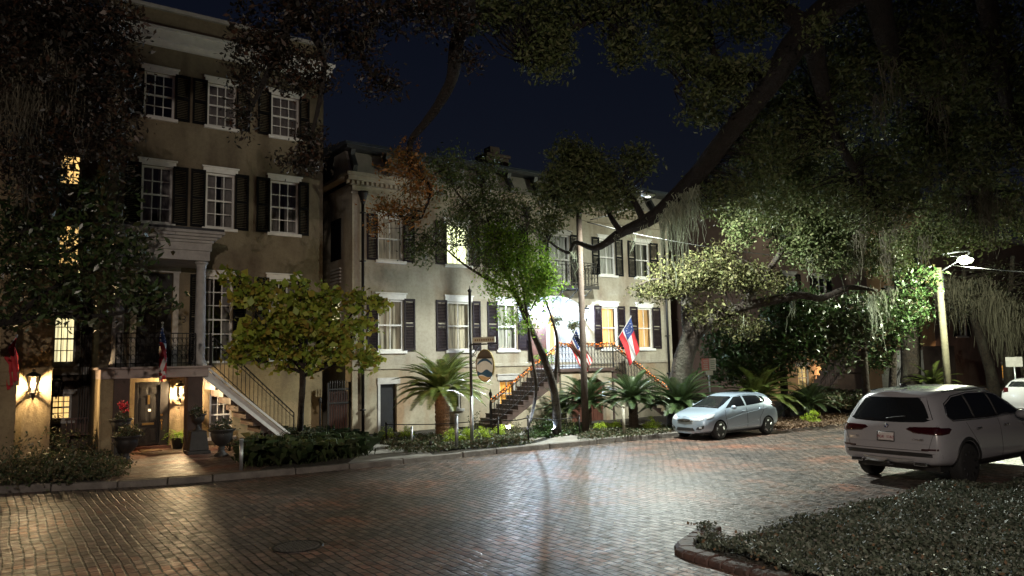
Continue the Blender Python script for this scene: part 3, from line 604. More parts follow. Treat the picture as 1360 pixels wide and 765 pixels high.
b = MB(); b.prism([(cx0-.35, YC-.3, zm1+.02), (cx0-.35, YC-.26, zm1+.12), (cx0-.35, YC+6, zm1+.9), (cx0-.35, YC+12.8, zm1+.05)], (cx1-cx0+.7, 0, 0)); b.build('roof', M('standing_metal_roof', (.16, .19, .24), (.1, .12, .15), 6, .35, metal=.6), CH)
b = MB(); chx, chy = wx(655, 230, YC+2.0), YC+2.0; b.box(chx-.55, chx+.55, chy-.4, chy+.4, zm0, wz(655, 212, YC+2)); b.box(chx-.62, chx+.62, chy-.47, chy+.47, wz(655, 212, YC+2)+.002, wz(655, 212, YC+2)+.14); b.box(chx-.3, chx+.2, chy-.25, chy+.25, wz(655, 212, YC+2)+.142, wz(655, 203, YC+2)+.2); b.build('chimney', MT['brownpier'], CH, bevel=.02)
# downpipes
for pxx, ya, yb in ((482, 262, 577), (702, 283, 480), (885, 296, 520)):
    xx = wx(pxx, 400, YC-.1); za = wz(pxx, ya, YC-.1); zb_ = max(.12, wz(pxx, yb, YC-.1)); b = MB(); b.tube([(xx, YC-.1, zb_), (xx, YC-.1, za)], .055, 8); b.lathe((xx, YC-.12, za), [(.06, -.25), (.12, -.05), (.17, .1), (.19, .12), (.19, .2)], 8)
    z = zb_+.8
    while z < za: b.box(xx-.08, xx+.08, YC-.17, YC-.003, z, z+.04); z += 1.7
    b.build('downpipe', MT['iron'], CH, True)
# balcony over the porch
by0 = YC-1.0; bxa, bxb = wx(729, 375, by0), wx(794, 375, by0); bz = wz(760, 379, by0)
b = MB(); b.box(bxa, bxb, by0, YC-.003, bz-.07, bz); b.box(bxa-.03, bxb+.03, by0-.04, by0, bz-.12, bz+.02)
for xx in np.linspace(bxa+.25, bxb-.25, 4): b.tube([(xx, YC-.02, bz-.6), (xx, YC-.35, bz-.42), (xx, by0+.08, bz-.09)], .018, 5); b.tube([(xx, YC-.02, bz-.1), (xx, by0, bz-.1)], .015, 5)
b.build('balcony', MT['iron'], CH)
railing('balcony_railing', (bxa, by0, bz), (bxb, by0, bz), .95, CH, step=.16); railing('balcony_railing', (bxa, by0, bz), (bxa, YC-.05, bz), .95, CH, step=.16); railing('balcony_railing', (bxb, by0, bz), (bxb, YC-.05, bz), .95, CH, step=.16)
# double stair: platform with arched basement door, two flights along the wall
sxa, sxb = wx(745, 490, YS), wx(812, 490, YS)
adx0, adx1 = wx(759, 530, YS), wx(805, 530, YS); adz = wz(782, 501, YS); ads = wz(782, 517, YS); acx = (adx0+adx1)/2; ahw = (adx1-adx0)/2
b = MB(); wall_open(b, sxa, sxb, .1, floor1-.12, YS, [(adx0, adx1, .1, adz)], .3)
for i in range(na):
    t0 = -1+2*i/na; t1 = -1+2*(i+1)/na; f = lambda t: ads+(adz-ads)*math.sqrt(max(0, 1-t*t))
    b.quad((acx+ahw*t0, YS, f(t0)), (acx+ahw*t1, YS, f(t1)), (acx+ahw*t1, YS, adz), (acx+ahw*t0, YS, adz)); b.quad((acx+ahw*t1, YS, f(t1)), (acx+ahw*t0, YS, f(t0)), (acx+ahw*t0, YS+.3, f(t0)), (acx+ahw*t1, YS+.3, f(t1)))
b.quad((sxa, YC, .1), (sxa, YS, .1), (sxa, YS, floor1-.12), (sxa, YC, floor1-.12)); b.quad((sxb, YS, .1), (sxb, YC, .1), (sxb, YC, floor1-.12), (sxb, YS, floor1-.12)); b.build('stair_base', MT['cream_ground'], CH)
b = MB(); b.box(sxa-.1, sxb+.1, YS-.1, YC-.003, floor1-.12, floor1); b.build('stair_landing', MT['stairs'], CH, bevel=.01)
b = MB(); b.box(adx0, adx1, YS+.2, YS+.26, .12, adz)
for k in range(9): x = adx0+(adx1-adx0)*(k+.5)/9; b.box(x-.02, x+.02, YS+.18, YS+.2, .12, adz-.05)
b.build('arched_door', MT['brownwood'], CH)
slx = wx(648, 560, YS+.2); srx = sxb+(sxa-slx)
stairs('stair_flight', sxa-.1, slx, floor1, .12, YS+.02, YC-.4, 13, MT['stairs'], CH); stairs('stair_flight', sxb+.1, srx, floor1, .12, YS+.02, YC-.4, 13, MT['stairs'], CH)
# pale side of each flight, 1 cm proud of the steps, stepped soffit hidden behind it
for xa, xb in ((sxa-.12, slx+.5), (sxb+.12, srx-.5)):
    MB().prism([(xa, YS-.03, .12), (xa, YS-.03, floor1-.5), (xb, YS-.03, .14), (xb, YS-.03, .12)][:4], (0, .045, 0)).build('stair_side', MT['cream_ground'], CH)
for a_, b_ in (((sxa-.1, YS, floor1), (slx, YS, .2)), ((sxb+.1, YS, floor1), (srx, YS, .2))): railing('stair_railing', a_, b_, .95, CH, step=.16)
railing('landing_railing', (sxa-.1, YS-.02, floor1), (sxb+.1, YS-.02, floor1), .95, CH, step=.16)
for xx in (slx, srx): MB().lathe((xx, YS, .12), [(.05, 0), (.05, .9), (.035, 1.0), (.035, 1.15), (.06, 1.2), (.06, 1.26), (.03, 1.34), (.005, 1.42)], 10).build('newel_post', MT['iron'], CH)
# garlands of orange leaves with small lights along the rails
gl = leaf_mat('garland_leaf', [(.5, .12, .02), (.8, .26, .03), (.25, .05, .015), (.05, .06, .02), (.7, .3, .05)], .6, .35); glb = emit_mat('orange_fairy_light', (1., .22, .02), 3.5)
def garland(a, b_, label):
    a = np.array(a, float); b_ = np.array(b_, float); Ln = np.linalg.norm(b_-a); V = []; Fc = []; n = int(Ln*85)
    for i in range(n):
        t = random.random(); p = a+(b_-a)*t; p[2] -= .06*abs(math.sin(t*Ln*2.4)); p += RNG.normal(0, .035, 3); u = RNG.normal(0, 1, 3); u /= np.linalg.norm(u); v = np.cross(u, RNG.normal(0, 1, 3)); v /= np.linalg.norm(v); s_ = random.uniform(.03, .055)
        k = len(V); V += [p-u*s_, p+v*s_*.5, p+u*s_, p-v*s_*.5]; Fc.append((k, k+1, k+2, k+3))
    o = link_mesh('garland', V, Fc, gl); tag(o, label, 'garland', 'orange leaf garlands on the iron rails')
    m = MB(); n = int(Ln*9)
    for i in range(n):
        t = (i+.5)/n; p = a+(b_-a)*t+RNG.normal(0, .03, 3); p[1] -= .05; m.ell(p, (.016, .016, .016), 6, 4)
    m.build('fairy_light', glb, o)
garland((sxa-.1, YS-.03, floor1+.95), (slx, YS-.03, 1.15), 'orange leaf garland down the left stair rail of the cream house'); garland((sxb+.1, YS-.03, floor1+.95), (srx, YS-.03, 1.15), 'orange leaf garland down the right stair rail behind the dark sago palm'); garland((sxa-.1, YS-.06, floor1+.95), (sxb+.1, YS-.06, floor1+.95), 'orange leaf garland along the level rail before the arched porch')
cool = (.62, .8, 1.)
lantern(wp(703, 415, YC-.3), YC, 'dazzling cool white lantern on the left side of the arched porch', lantern_glow_cool, 1.2, 1500, cool)
lantern(wp(779, 417, YC-.3), YC, 'dazzling cool white lantern right of the arched porch behind the utility pole', lantern_glow_cool, 1.2, 1500, cool)
# hanging porch lantern
hp = (cxm-.1, YC+.7, az1-.75); hl = empty('porch_lantern', hp, 'lit black lantern hanging from the vault of the arched porch', 'lantern'); b = MB(); b.tube([hp, (hp[0], hp[1], az1+.1)], .01, 5); b.lathe(hp, [(.02, .25), (.13, .14), (.13, .12)], 8)
for k in range(4): a = math.pi/2*k; b.bar((hp[0]+.11*math.cos(a), hp[1]+.11*math.sin(a), hp[2]+.12), (hp[0]+.08*math.cos(a), hp[1]+.08*math.sin(a), hp[2]-.15), .012)
b.build('lantern_cage', MT['iron'], hl); MB().ell(hp, (.05, .05, .08)).build('bulb', emit_mat('porch_bulb', (.9, .95, 1.), 30), hl, True); add_light('bulb_light', (hp[0], hp[1], hp[2]-.02), 800, (.52, .74, 1.), .08, hl)
# garden gate in the gap
gxa, gxb = lx1+.02, cx0-.02; GG = empty('garden_gate', (gxa, YC+.1, .12), 'tall black iron garden gate between the tan and the cream house', 'gate'); b = MB(); gh = wz(450, 508, YC)
b.box(gxa, gxa+.06, YC+.1, YC+.16, .12, gh); b.box(gxb-.06, gxb, YC+.1, YC+.16, .12, gh)
for z in (.3, 1.2, gh-.25): b.box(gxa+.06, gxb-.06, YC+.105, YC+.155, z, z+.05)
x = gxa+.1
while x < gxb-.08: b.bar((x, YC+.13, .2), (x, YC+.13, gh-.02), .022); b.lathe((x, YC+.13, gh-.02), [(.025, 0), (.004, .1)], 6); x += .085
b.build('gate_bars', MT['iron'], GG); MB().box(gxa+.07, gxb-.07, YC+.17, YC+.19, .25, gh-.3).build('gate_board', MT['brownwood'], GG)
# ================================================================== houses further right
def far_house(name, x0, x1, Y, H, wall, label, base=None, ops=(), bh=2.9, cur='cur_warm', trim='offwhite'):
    h = empty(name, (x0, Y, .12), label, 'house'); b = MB(); lo = [o for o in ops if o[2] < bh]; hi = [o for o in ops if o[2] >= bh]
    wall_open(b, x0, x1, bh, H, Y, [o[:4] for o in hi]); shell(b, x0, x1, Y, Y+12, .1, H); b.build('wall', MT[wall], h)
    b = MB(); wall_open(b, x0, x1, .1, bh, Y, [o[:4] for o in lo]); b.build('basement_wall', MT[base or wall], h)
    b = MB(); b.box(x0-.2, x1+.2, Y-.35, Y-.003, H-.1, H+.25); b.build('cornice', MT[trim], h)
    for o in ops: window(h, *o[:4], Y, 2, 2, [(o[0]-.45, o[0]-.02), (o[1]+.02, o[1]+.45)] if o[2] > bh else None, o[4], trim, lint=.14)
    return h
YH = 24.6
h3x0 = wx(1000, 500, YH); h3x1 = wx(1160, 500, YH)
w_ = lambda a, b_, yb, yt, Y=YH: (wx(a, (yb+yt)/2, Y), wx(b_, (yb+yt)/2, Y), wz((a+b_)/2, yb, Y), wz((a+b_)/2, yt, Y))
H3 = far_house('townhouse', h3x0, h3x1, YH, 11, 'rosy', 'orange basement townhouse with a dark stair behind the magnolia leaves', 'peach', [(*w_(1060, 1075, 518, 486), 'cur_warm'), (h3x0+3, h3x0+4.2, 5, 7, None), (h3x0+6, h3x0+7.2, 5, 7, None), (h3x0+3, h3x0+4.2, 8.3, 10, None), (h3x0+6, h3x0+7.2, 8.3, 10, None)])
s0 = wx(1128, 480, YH-2)
stairs('stair_flight', s0+1.2, wx(1092, 535, YH-2), 2.9, .12, YH-2.0, YH-.6, 13, MT['stairs'], H3); railing('stair_railing', (s0+1.2, YH-2, 2.9), (wx(1092, 535, YH-2), YH-2, .2), .95, H3, scroll=False, step=.2)
MB().box(s0+1.2, s0+3.2, YH-2.0, YH-.01, .12, 2.9).build('stair_base', MT['peach'], H3)
h4x0 = h3x1+.05; h4x1 = wx(1246, 500, YH)
H4 = far_house('townhouse', h4x0, h4x1, YH, 12, 'peach', 'tall peach townhouse with pale stoop behind the green utility pole', 'peach', [(*w_(1222, 1233, 472, 420), 'cur_warm'), (h4x0+2, h4x0+3.2, 4.3, 6.6, None), (h4x0+6, h4x0+7.2, 8, 10, None)])
stairs('stair_flight', wx(1222, 480, YH-2), wx(1198, 505, YH-2)-1, 2.9, .12, YH-2.2, YH-.6, 12, MT['offwhite'], H4); railing('stair_railing', (wx(1222, 480, YH-2), YH-2.2, 2.9), (wx(1198, 505, YH-2)-1, YH-2.2, .2), .95, H4, scroll=False, step=.2); MB().box(wx(1222, 480, YH-2), wx(1222, 480, YH-2)+4, YH-2.2, YH-.01, .12, 2.9).build('stair_base', MT['brownpier'], H4)
h5x0 = h4x1+.05
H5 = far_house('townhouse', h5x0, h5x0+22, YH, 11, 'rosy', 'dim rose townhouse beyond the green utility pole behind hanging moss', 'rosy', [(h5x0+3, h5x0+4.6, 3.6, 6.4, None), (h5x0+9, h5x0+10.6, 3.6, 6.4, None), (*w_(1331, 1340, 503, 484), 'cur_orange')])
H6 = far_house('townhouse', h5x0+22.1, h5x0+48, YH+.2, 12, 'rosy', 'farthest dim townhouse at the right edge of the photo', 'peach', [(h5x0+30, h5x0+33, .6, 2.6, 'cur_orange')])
# pinkish wall lamp on the far peach house
pl = wp(1193, 491, YH-.8); lantern(pl, YH, 'small lit pinkish lamp on the far peach wall left of the thick trunk', emit_mat('pink_bulb', (1., .72, .85), 220), 2.2, 2600, (1, .74, .6))

lantern(wp(1236, 478, YH-.5), YH, 'added lantern warming the peach stoop wall just left of the green pole', power=700, s=1.6, col=(1, .66, .36))  # added in place of the unseen source of the warm wall light
lantern(wp(1108, 498, YH-.5), YH, 'added warm lantern above the dark stair of the orange basement house', power=500, s=1.4, col=(1, .62, .32))  # added lantern, stands in for an unseen lamp warming this wall
SKY = .0055
# ------------------------------------------------------------------ utility pole with street lamp
UP = gp(778, 577); UPx, UPy = float(UP[0]), float(UP[1]); up = empty('utility_pole', (UPx, UPy, .12), 'brown wooden utility pole standing in the kerb bed before the arched porch', 'pole')
ztp = wz(776, 262, UPy)
b = MB(); b.tube([(UPx, UPy, .05), (UPx, UPy, 2.5), (UPx-.01, UPy, ztp)], [.12, .105, .09], 14); b.build('pole', MT['polewood'], up, True)
lampp = pd(860, 258, 22.6)
lp = [float(v) for v in lampp]
b = MB(); b.tube(spline([(UPx, UPy, ztp-.35), (UPx+.25, UPy-.1, ztp+.55), ((UPx*.4+lp[0]*.6), (UPy*.4+lp[1]*.6), lp[2]+.28), (lp[0], lp[1], lp[2]+.12)], 6), .028, 7); b.build('lamp_arm', MT['steel'], up, True)
dv = Vector((lp[0]-UPx, lp[1]-UPy, 0)).normalized()
b = MB(); b.ell(lp, (.30, .16, .09), 14, 8); hd = b.build('lamp_head', MT['steel'], up, True)
MB().ell((lp[0], lp[1], lp[2]-.07), (.10, .08, .03), 12, 6).build('lamp_lens', emit_mat('street_lens', (.93, 1., .88), 12), up, True)
add_light('street_light', (lp[0], lp[1], lp[2]-.2), 8000, (.93, 1., .9), .12, up, 'SPOT', (.30, .08, -1), 178, .6)
# right pole with bright lamp
RP = gp(1262, 545); RPx, RPy = float(RP[0]), float(RP[1]); rp = empty('utility_pole', (RPx, RPy, .12), 'thin pale green lit utility pole with an overhead street lamp at right', 'pole')
ztr = wz(1248, 356, RPy); ln = Vector((-.35, 0, 0))
b = MB(); b.tube([(RPx, RPy, .05), (RPx-.05, RPy, ztr)], [.15, .12], 12); b.build('pole', M('pale_green_pole_wood', (.24, .22, .15), (.15, .135, .09), 5, .85, .5, 18), rp, True)
rl = [float(v) for v in pd(1282, 345, 27.5)]
b = MB(); b.tube(spline([(RPx, RPy, ztr-.2), (RPx+.1, RPy-1.2, ztr+.5), (rl[0], rl[1]+.8, rl[2]+.3), (rl[0], rl[1], rl[2]+.1)], 5), .03, 6); b.tube([(RPx+.1, RPy, ztr-.3), (RPx+.45, RPy+.1, ztr-.2), (RPx+.45, RPy+.1, ztr-1.1)], .05, 6); b.build('lamp_arm', MT['steel'], rp, True)
MB().ell((rl[0], rl[1], rl[2]+.06), (.2, .3, .09), 12, 6).build('lamp_head', MT['steel'], rp, True)
MB().ell(rl, (.26, .26, .16), 12, 8).build('lamp_lens', emit_mat('bright_street_lens', (.95, 1., .72), 60), rp, True)
add_light('street_light', (rl[0], rl[1], rl[2]-.25), 4200, (.95, 1., .74), .12, rp)
# added lamp, unseen behind the viewpoint, to light the foreground and the fronts
QX, QY, QZ = -2.5, -5.5, 7.6
sl = empty('added_lamp', (QX, QY, 0), 'added unseen lamp behind the viewpoint that lights the foreground', 'added lamp'); b = MB(); b.tube([(QX, QY-.8, 0), (QX, QY-.8, QZ-.2)], .09, 10); b.tube(spline([(QX, QY-.8, QZ-.3), (QX, QY-.5, QZ+.3), (QX, QY, QZ+.35)], 5), .035, 6); b.build('pole', MT['iron'], sl, True); MB().ell((QX, QY, QZ+.3), (.16, .32, .09)).build('lamp_head', MT['steel'], sl, True); MB().ell((QX, QY, QZ+.2), (.12, .14, .07)).build('lamp_lens', emit_mat('rear_lens', (1., .85, .7), 30), sl, True)
add_light('street_light', (QX, QY, QZ), 7000, (1., .86, .72), .12, sl, 'SPOT', (10.0, 20, -9.2), 86, 1.)
# overhead wires
wm = M('grey_cable', (.05, .05, .048), rough=.85)
def wire(pts, r, label):
    P = spline(pts, 8); V, Fc = tube_mesh(P, r, 5); tag(link_mesh('overhead_wire', V, Fc, wm, smooth=True), label, 'wire', 'overhead wires')
wire([pd(776, 285, 20.5), pd(862, 270, 24), ], .02, 'thick pale cable running from the brown utility pole up to the cream roof') if False else None
wire([pd(780, 295, 21.5), pd(870, 316, 23), pd(1000, 336, 26), pd(1248, 362, 30.5)], .016, 'thin wire from the brown utility pole past the moss to the green pole')
wire([pd(1262, 352, 29.5), pd(1310, 357, 26), pd(1375, 361, 23), pd(1500, 350, 18)], .018, 'pale lit cable leaving the green pole for the right edge')
wire([pd(784, 292, 21.2), pd(820, 282, 23.2), pd(872, 262, 27)], .012, 'pale lit cable rising from the brown pole to the cream house roof')
# garden floodlights
def flood(px, py, label, aim, power, col, s=1.):
    power *= .9
    p = gp(px, py, .30); x, y, z = [float(v) for v in p]; r = empty('floodlight', (x, y, .12), label, 'floodlight', 'garden floodlights'); b = MB(); a = Vector(aim).normalized()
    b.tube([(x, y, .1), (x, y, .26)], .015, 6); c = Vector((x, y, z)); q = a.to_track_quat('Z', 'Y'); n = 12; V = []; Fc = []
    for rr, t in ((.03, -.1), (.06, -.07), (.075, .05), (.08, .07)):
        for k in range(n): V.append(tuple(c+q@Vector((rr*s*math.cos(2*math.pi*k/n), rr*s*math.sin(2*math.pi*k/n), t*s))))
    for i in range(3):
        for k in range(n): Fc.append((i*n+k, i*n+(k+1)%n, (i+1)*n+(k+1)%n, (i+1)*n+k))
    Fc.append(tuple(range(n))[::-1]); b.add(V, Fc); b.build('lamp_housing', MT['iron'], r, True)
    V = [tuple(c+q@Vector((.07*s*math.cos(2*math.pi*k/n), .07*s*math.sin(2*math.pi*k/n), .062*s))) for k in range(n)]; link_mesh('lens', V, [tuple(range(n))], emit_mat('flood_lens', col, 160 if power > 50 else 60), r)
    add_light('flood_light', c+a*.12, power, col, .05, r, 'SPOT', a, 120, .6)
flood(737, 572, 'bright bluish floodlight glaring in the bed just left of the utility pole', (-.35, .25, .8), 260, (.6, .78, 1.), 1.2)
_t = pd(688, 345, 20.6)-gp(675, 569, .3)
flood(675, 569, 'small white floodlight tilted up beside the path to the stairs', tuple(_t), 900, (.95, .98, 1.), .9)
flood(572, 588, 'added low warm light at the foot of the tall sago palm', (.35, .4, 1.), 120, (1., .6, .3), .6)  # added lamp; the source of the palm's warm light is unseen
# ------------------------------------------------------------------ cars
def paint(name, c, metal=.0, rough=.26):
    return M(name, c, tuple(v*.93 for v in c), 30, rough, metal=metal, coat=1.)
MT['dglass'] = M('dark_car_glass', (.012, .013, .015), (.01, .011, .013), 3, .06, spec=.9)
MT['rubber'] = M('tyre_rubber', (.02, .02, .021), (.014, .014, .014), 20, .8)
MT['plastic'] = M('black_car_plastic', (.022, .022, .024), (.016, .016, .017), 20, .5)
MT['chrome'] = M('bright_chrome', (.75, .76, .78), (.65, .66, .68), 20, .15, metal=1.)
MT['alloy'] = M('alloy_wheel_paint', (.55, .56, .58), (.45, .46, .48), 10, .3, metal=.7)
MT['darkalloy'] = M('dark_alloy', (.05, .05, .055), (.03, .03, .035), 10, .4, metal=.5)
MT['taillens'] = M('dark_red_tail_lens', (.04, .003, .005), (.02, .002, .003), 30, .12, spec=.9, coat=1.)
MT['headlens'] = M('clear_headlamp_lens', (.6, .63, .66), (.35, .37, .4), 22, .12, spec=.8, coat=1.)
MT['plate'] = M('licence_plate', (.62, .58, .58), (.55, .5, .5), 20, .5)
MT['inkred'] = M('plate_characters', (.28, .05, .07), (.22, .04, .05), 20, .6)
def car_mesh(rows, bulge_r=.05, bulge_f=.08):
    nr = len(rows); ns = len(rows[0]); V = []; idx = {}
    def vid(p): V.append(p); return len(V)-1
    for r in range(nr):
        for s in range(ns):
            x, y, z = rows[r][s]
            idx[r, s, 1] = vid((x, y, z)); idx[r, s, -1] = idx[r, s, 1] if y == 0 else vid((x, -y, z))
    Fc = []
    for r in range(nr-1):
        for s in range(ns-1):
            a = [idx[r,s,1], idx[r,s+1,1], idx[r+1,s+1,1], idx[r+1,s,1]]; Fc.append(tuple(a[::-1]))
            b = [idx[r,s,-1], idx[r,s+1,-1], idx[r+1,s+1,-1], idx[r+1,s,-1]]; Fc.append(tuple(b))
    for s in range(ns-1): Fc.append((idx[0,s,1], idx[0,s+1,1], idx[0,s+1,-1], idx[0,s,-1]))
    for s, bul, flip in ((0, -bulge_r, False), (ns-1, bulge_f, True)):
        cols = {}
        for r in range(nr-1):
            x, y, z = rows[r][s]; zz = z
            tt = r/(nr-1); zc = z + (rows[-1][s][2]-z)*(.0 if r < nr-2 else .8)
            cols[r] = [idx[r,s,1], vid((x+bul*.7, y*.5, z+(.006*r))), vid((x+bul, 0, z+(.01*r))), vid((x+bul*.7, -y*.5, z+(.006*r))), idx[r,s,-1]]
        for r in range(nr-2):
            for k in range(4):
                q = (cols[r][k], cols[r][k+1], cols[r+1][k+1], cols[r+1][k]); Fc.append(q if not flip else q[::-1])
        r = nr-2; top = idx[nr-1, s, 1]; c = cols[r]
        for k in range(4):
            q = (c[k], c[k+1], top); Fc.append(q if not flip else q[::-1])
    return V, Fc
def make_car(name, label, rows, L_, wheels, wr, body_m, W, cfg, group=None):
    root = empty(name, (0, 0, 0), label, 'car', group)
    V, Fc = car_mesh(rows, cfg.get('br', .05), cfg.get('bf', .1))
    me = bpy.data.meshes.new('t'); me.from_pydata(V, [], Fc); me.update(); bm = bmesh.new(); bm.from_mesh(me); bmesh.ops.recalc_face_normals(bm, faces=bm.faces); bm.to_mesh(me); bm.free()
    me.materials.append(body_m); me.materials.append(MT['plastic'])
    o = bpy.data.objects.new('t', me); COL.objects.link(o)
    sm = o.modifiers.new('s', 'SUBSURF'); sm.levels = 3; sm.render_levels = 3
    # wheel openings cut from the shell
    cb = MB()
    for wxp in wheels: cb.lathe((wxp, 0, wr-.0), [(wr*1.13, -W), (wr*1.13, W)], 40, 1)
    ce = bpy.data.meshes.new('c'); ce.from_pydata(cb.v, [], cb.f); ce.update(); bm = bmesh.new(); bm.from_mesh(ce); bmesh.ops.recalc_face_normals(bm, faces=bm.faces); bm.to_mesh(ce); bm.free(); co = bpy.data.objects.new('c', ce); COL.objects.link(co)
    ce.materials.append(MT['plastic']); 
    dg = bpy.context.evaluated_depsgraph_get(); full = bpy.data.meshes.new_from_object(o.evaluated_get(dg))
    bmf = bmesh.new(); bmf.from_mesh(full); bvh = BVHTree.FromBMesh(bmf)
    bo = o.modifiers.new('b', 'BOOLEAN'); bo.operation = 'DIFFERENCE'; bo.object = co; bo.solver = 'EXACT'; bo.material_mode = 'TRANSFER'
    dg = bpy.context.evaluated_depsgraph_get(); body = bpy.data.meshes.new_from_object(o.evaluated_get(dg)); bpy.data.objects.remove(o); bpy.data.objects.remove(co)
    body.name = 'body'; body.polygons.foreach_set('use_smooth', [True]*len(body.polygons))
    bo_ = bpy.data.objects.new('body', body); COL.objects.link(bo_); bo_.parent = root
    bmt = bmesh.new(); bmt.from_mesh(body)
    for e in bmt.edges:
        if len(e.link_faces) == 2 and e.calc_face_angle(0) > rad(40): e.smooth = False
    bmt.to_mesh(body); bmt.free()
    def hit(axis, u, v):
        if axis == 'rear': r = bvh.ray_cast(Vector((-2, u, v)), Vector((1, 0, 0)))
        elif axis == 'front': r = bvh.ray_cast(Vector((L_+2, u, v)), Vector((-1, 0, 0)))
        elif axis == 'top': r = bvh.ray_cast(Vector((u, v, 4)), Vector((0, 0, -1)))
        elif axis == 'L': r = bvh.ray_cast(Vector((u, 3, v)), Vector((0, -1, 0)))
        else: r = bvh.ray_cast(Vector((u, -3, v)), Vector((0, 1, 0)))
        return r
    def dens(poly, st=.04):
        out = []
        for i in range(len(poly)):
            a = np.array(poly[i]); b = np.array(poly[(i+1) % len(poly)]); n = max(1, int(np.linalg.norm(b-a)/st))
            for k in range(n): out.append(a+(b-a)*k/n)
        return out
    def patch(nm, axis, poly, m, off=.006, parent=None, rim=0):
        P = dens(poly); c = sum(P)/len(P); rings = 6; n = len(P); V = []; Fc = []; last = None
        for j in range(rings+1):
            for p in P:
                q = p+(c-p)*j/(rings+.0) if j < rings else c
                r = hit(axis, q[0], q[1])
                if r[0] is None:
                    r = (last[0], last[1]) if last else (Vector((0, 0, 0)), Vector((0, 0, 1)))
                last = r; o_ = off if j else off*.2
                V.append(tuple(r[0]+r[1]*o_))
        for j in range(rings):
            for i in range(n): Fc.append((j*n+i, j*n+(i+1)%n, (j+1)*n+(i+1)%n, (j+1)*n+i))
        me_o = link_mesh(nm, V, Fc, m, parent or root, True, True); return me_o
    def line(nm, axis, pts, r, m, parent=None, off=.001, closed=False):
        pts = list(pts)+([pts[0]] if closed else []); Q = []
        for i in range(len(pts)-1):
            a = np.array(pts[i]); b = np.array(pts[i+1]); n = max(1, int(np.linalg.norm(b-a)/.05))
            for k in range(n+(i == len(pts)-2)):
                p = a+(b-a)*k/n; h = hit(axis, p[0], p[1])
                if h[0] is not None: Q.append(h[0]+h[1]*off)
        V, Fc = tube_mesh(Q, r, 5); return link_mesh(nm, V, Fc, m, parent or root, True, True)
    for wxp in wheels:
        for sd in (1, -1):
            y = sd*(W/2-.13); tw = .115; w_ = MB()
            w_.lathe((wxp, y, wr), [(wr*.70, -tw), (wr*.93, -tw), (wr*.985, -tw*.8), (wr, -tw*.5), (wr, tw*.5), (wr*.985, tw*.8), (wr*.93, tw), (wr*.70, tw)], 36, 1)
            wh = w_.build('wheel', MT['rubber'], root, True, 0, True); rm = MB(); oy = sd*tw
            rm.lathe((wxp, y+oy*.25, wr), [(wr*.68, -.01*sd), (wr*.68, .01*sd)], 32, 1)
            dk = rm.build('hub_disc', MT['darkalloy'], wh, True, 0, True); rm = MB()
            ns = cfg.get('spokes', 5)
            for k in range(ns):
                a = 2*math.pi*k/ns+.3
                for da in ((-.14, .14) if cfg.get('double') else (0,)):
                    p0 = (wxp+wr*.12*math.cos(a), y+oy*.7, wr+wr*.12*math.sin(a)); p1 = (wxp+wr*.67*math.cos(a+da), y+oy*.95, wr+wr*.67*math.sin(a+da)); rm.bar(p0, p1, .045, .03, (0, 1, 0))
            rm.lathe((wxp, y+oy*.9, wr), [(wr*.70, -oy*.12), (wr*.72, oy*.06), (wr*.66, oy*.1), (wr*.65, -oy*.12)], 36, 1); rm.lathe((wxp, y+oy*.8, wr), [(wr*.16, -oy*.2), (wr*.13, oy*.05)], 12, 1)
            rm.build('rim', cfg.get('rim', MT['alloy']), wh, True, 0, True)
    MB().box(.3, L_-.35, -W/2+.22, W/2-.22, cfg.get('ub', .17), .42).build('underbody', MT['plastic'], root, local=True)
    return root, patch, line, hit
def R3(xs, ys, zs): return [(float(a), float(b), float(c)) for a, b, c in zip(xs, ys, zs)]
# ---- large white SUV
lx = [.06, .10, .45, .98, 1.45, 2.1, 2.8, 3.45, 3.95, 4.4, 4.72, 4.90]
rows = [R3(lx, [.6]*12, [.42, .38, .32, .30, .30, .30, .30, .30, .30, .30, .30, .34]),
 R3([.05, .09]+lx[2:], [.80, .92, .955, .965, .955, .955, .955, .955, .965, .94, .86, .70], [.44, .40, .36, .34, .33, .33, .33, .33, .34, .34, .36, .42]),
 R3([.0, .05]+lx[2:], [.84, .955, .995, 1.0, .985, .98, .98, .985, 1.0, .97, .89, .72], [.60]*9+[.60, .60, .6]),
 R3([.03, .09]+lx[2:], [.83, .945, .985, .995, .975, .965, .965, .97, .985, .955, .88, .70], [.97, .98, .985, .99, .97, .96, .95, .95, .95, .92, .86, .78]),
 R3([.09, .17]+lx[2:], [.79, .885, .925, .935, .935, .93, .93, .93, .93, .90, .81, .62], [1.12, 1.14, 1.13, 1.12, 1.11, 1.10, 1.09, 1.08, 1.06, 1.02, .95, .84]),
 R3([.34, .46, .80, 1.15, 1.6, 2.1, 2.72, 3.3, 3.85, 4.35, 4.66, 4.84], [.60, .70, .735, .75, .75, .75, .735, .77, .83, .80, .70, .52], [1.59, 1.63, 1.665, 1.69, 1.70, 1.70, 1.67, 1.39, 1.12, 1.06, .98, .87]),
 R3([.30, .44, .80, 1.15, 1.6, 2.1, 2.68, 3.2, 3.78, 4.35, 4.68, 4.86], [.35, .42, .45, .46, .46, .46, .45, .48, .5, .48, .42, .32], [1.64, 1.68, 1.715, 1.735, 1.745, 1.745, 1.715, 1.44, 1.15, 1.09, 1.01, .89]),
 R3([.28, .42, .80, 1.15, 1.6, 2.1, 2.66, 3.16, 3.75, 4.35, 4.69, 4.87], [0]*12, [1.655, 1.70, 1.73, 1.75, 1.76, 1.76, 1.73, 1.455, 1.16, 1.10, 1.02, .9])]
white = paint('white_car_paint', (.34, .34, .37))
suv, patch, line, hit = make_car('parked_car', 'white SUV seen from behind beside the leafy park corner', rows, 4.92, (.98, 3.95), .37, white, 2.0, dict(rim=MT['darkalloy'], spokes=10, br=.05, ub=.27))
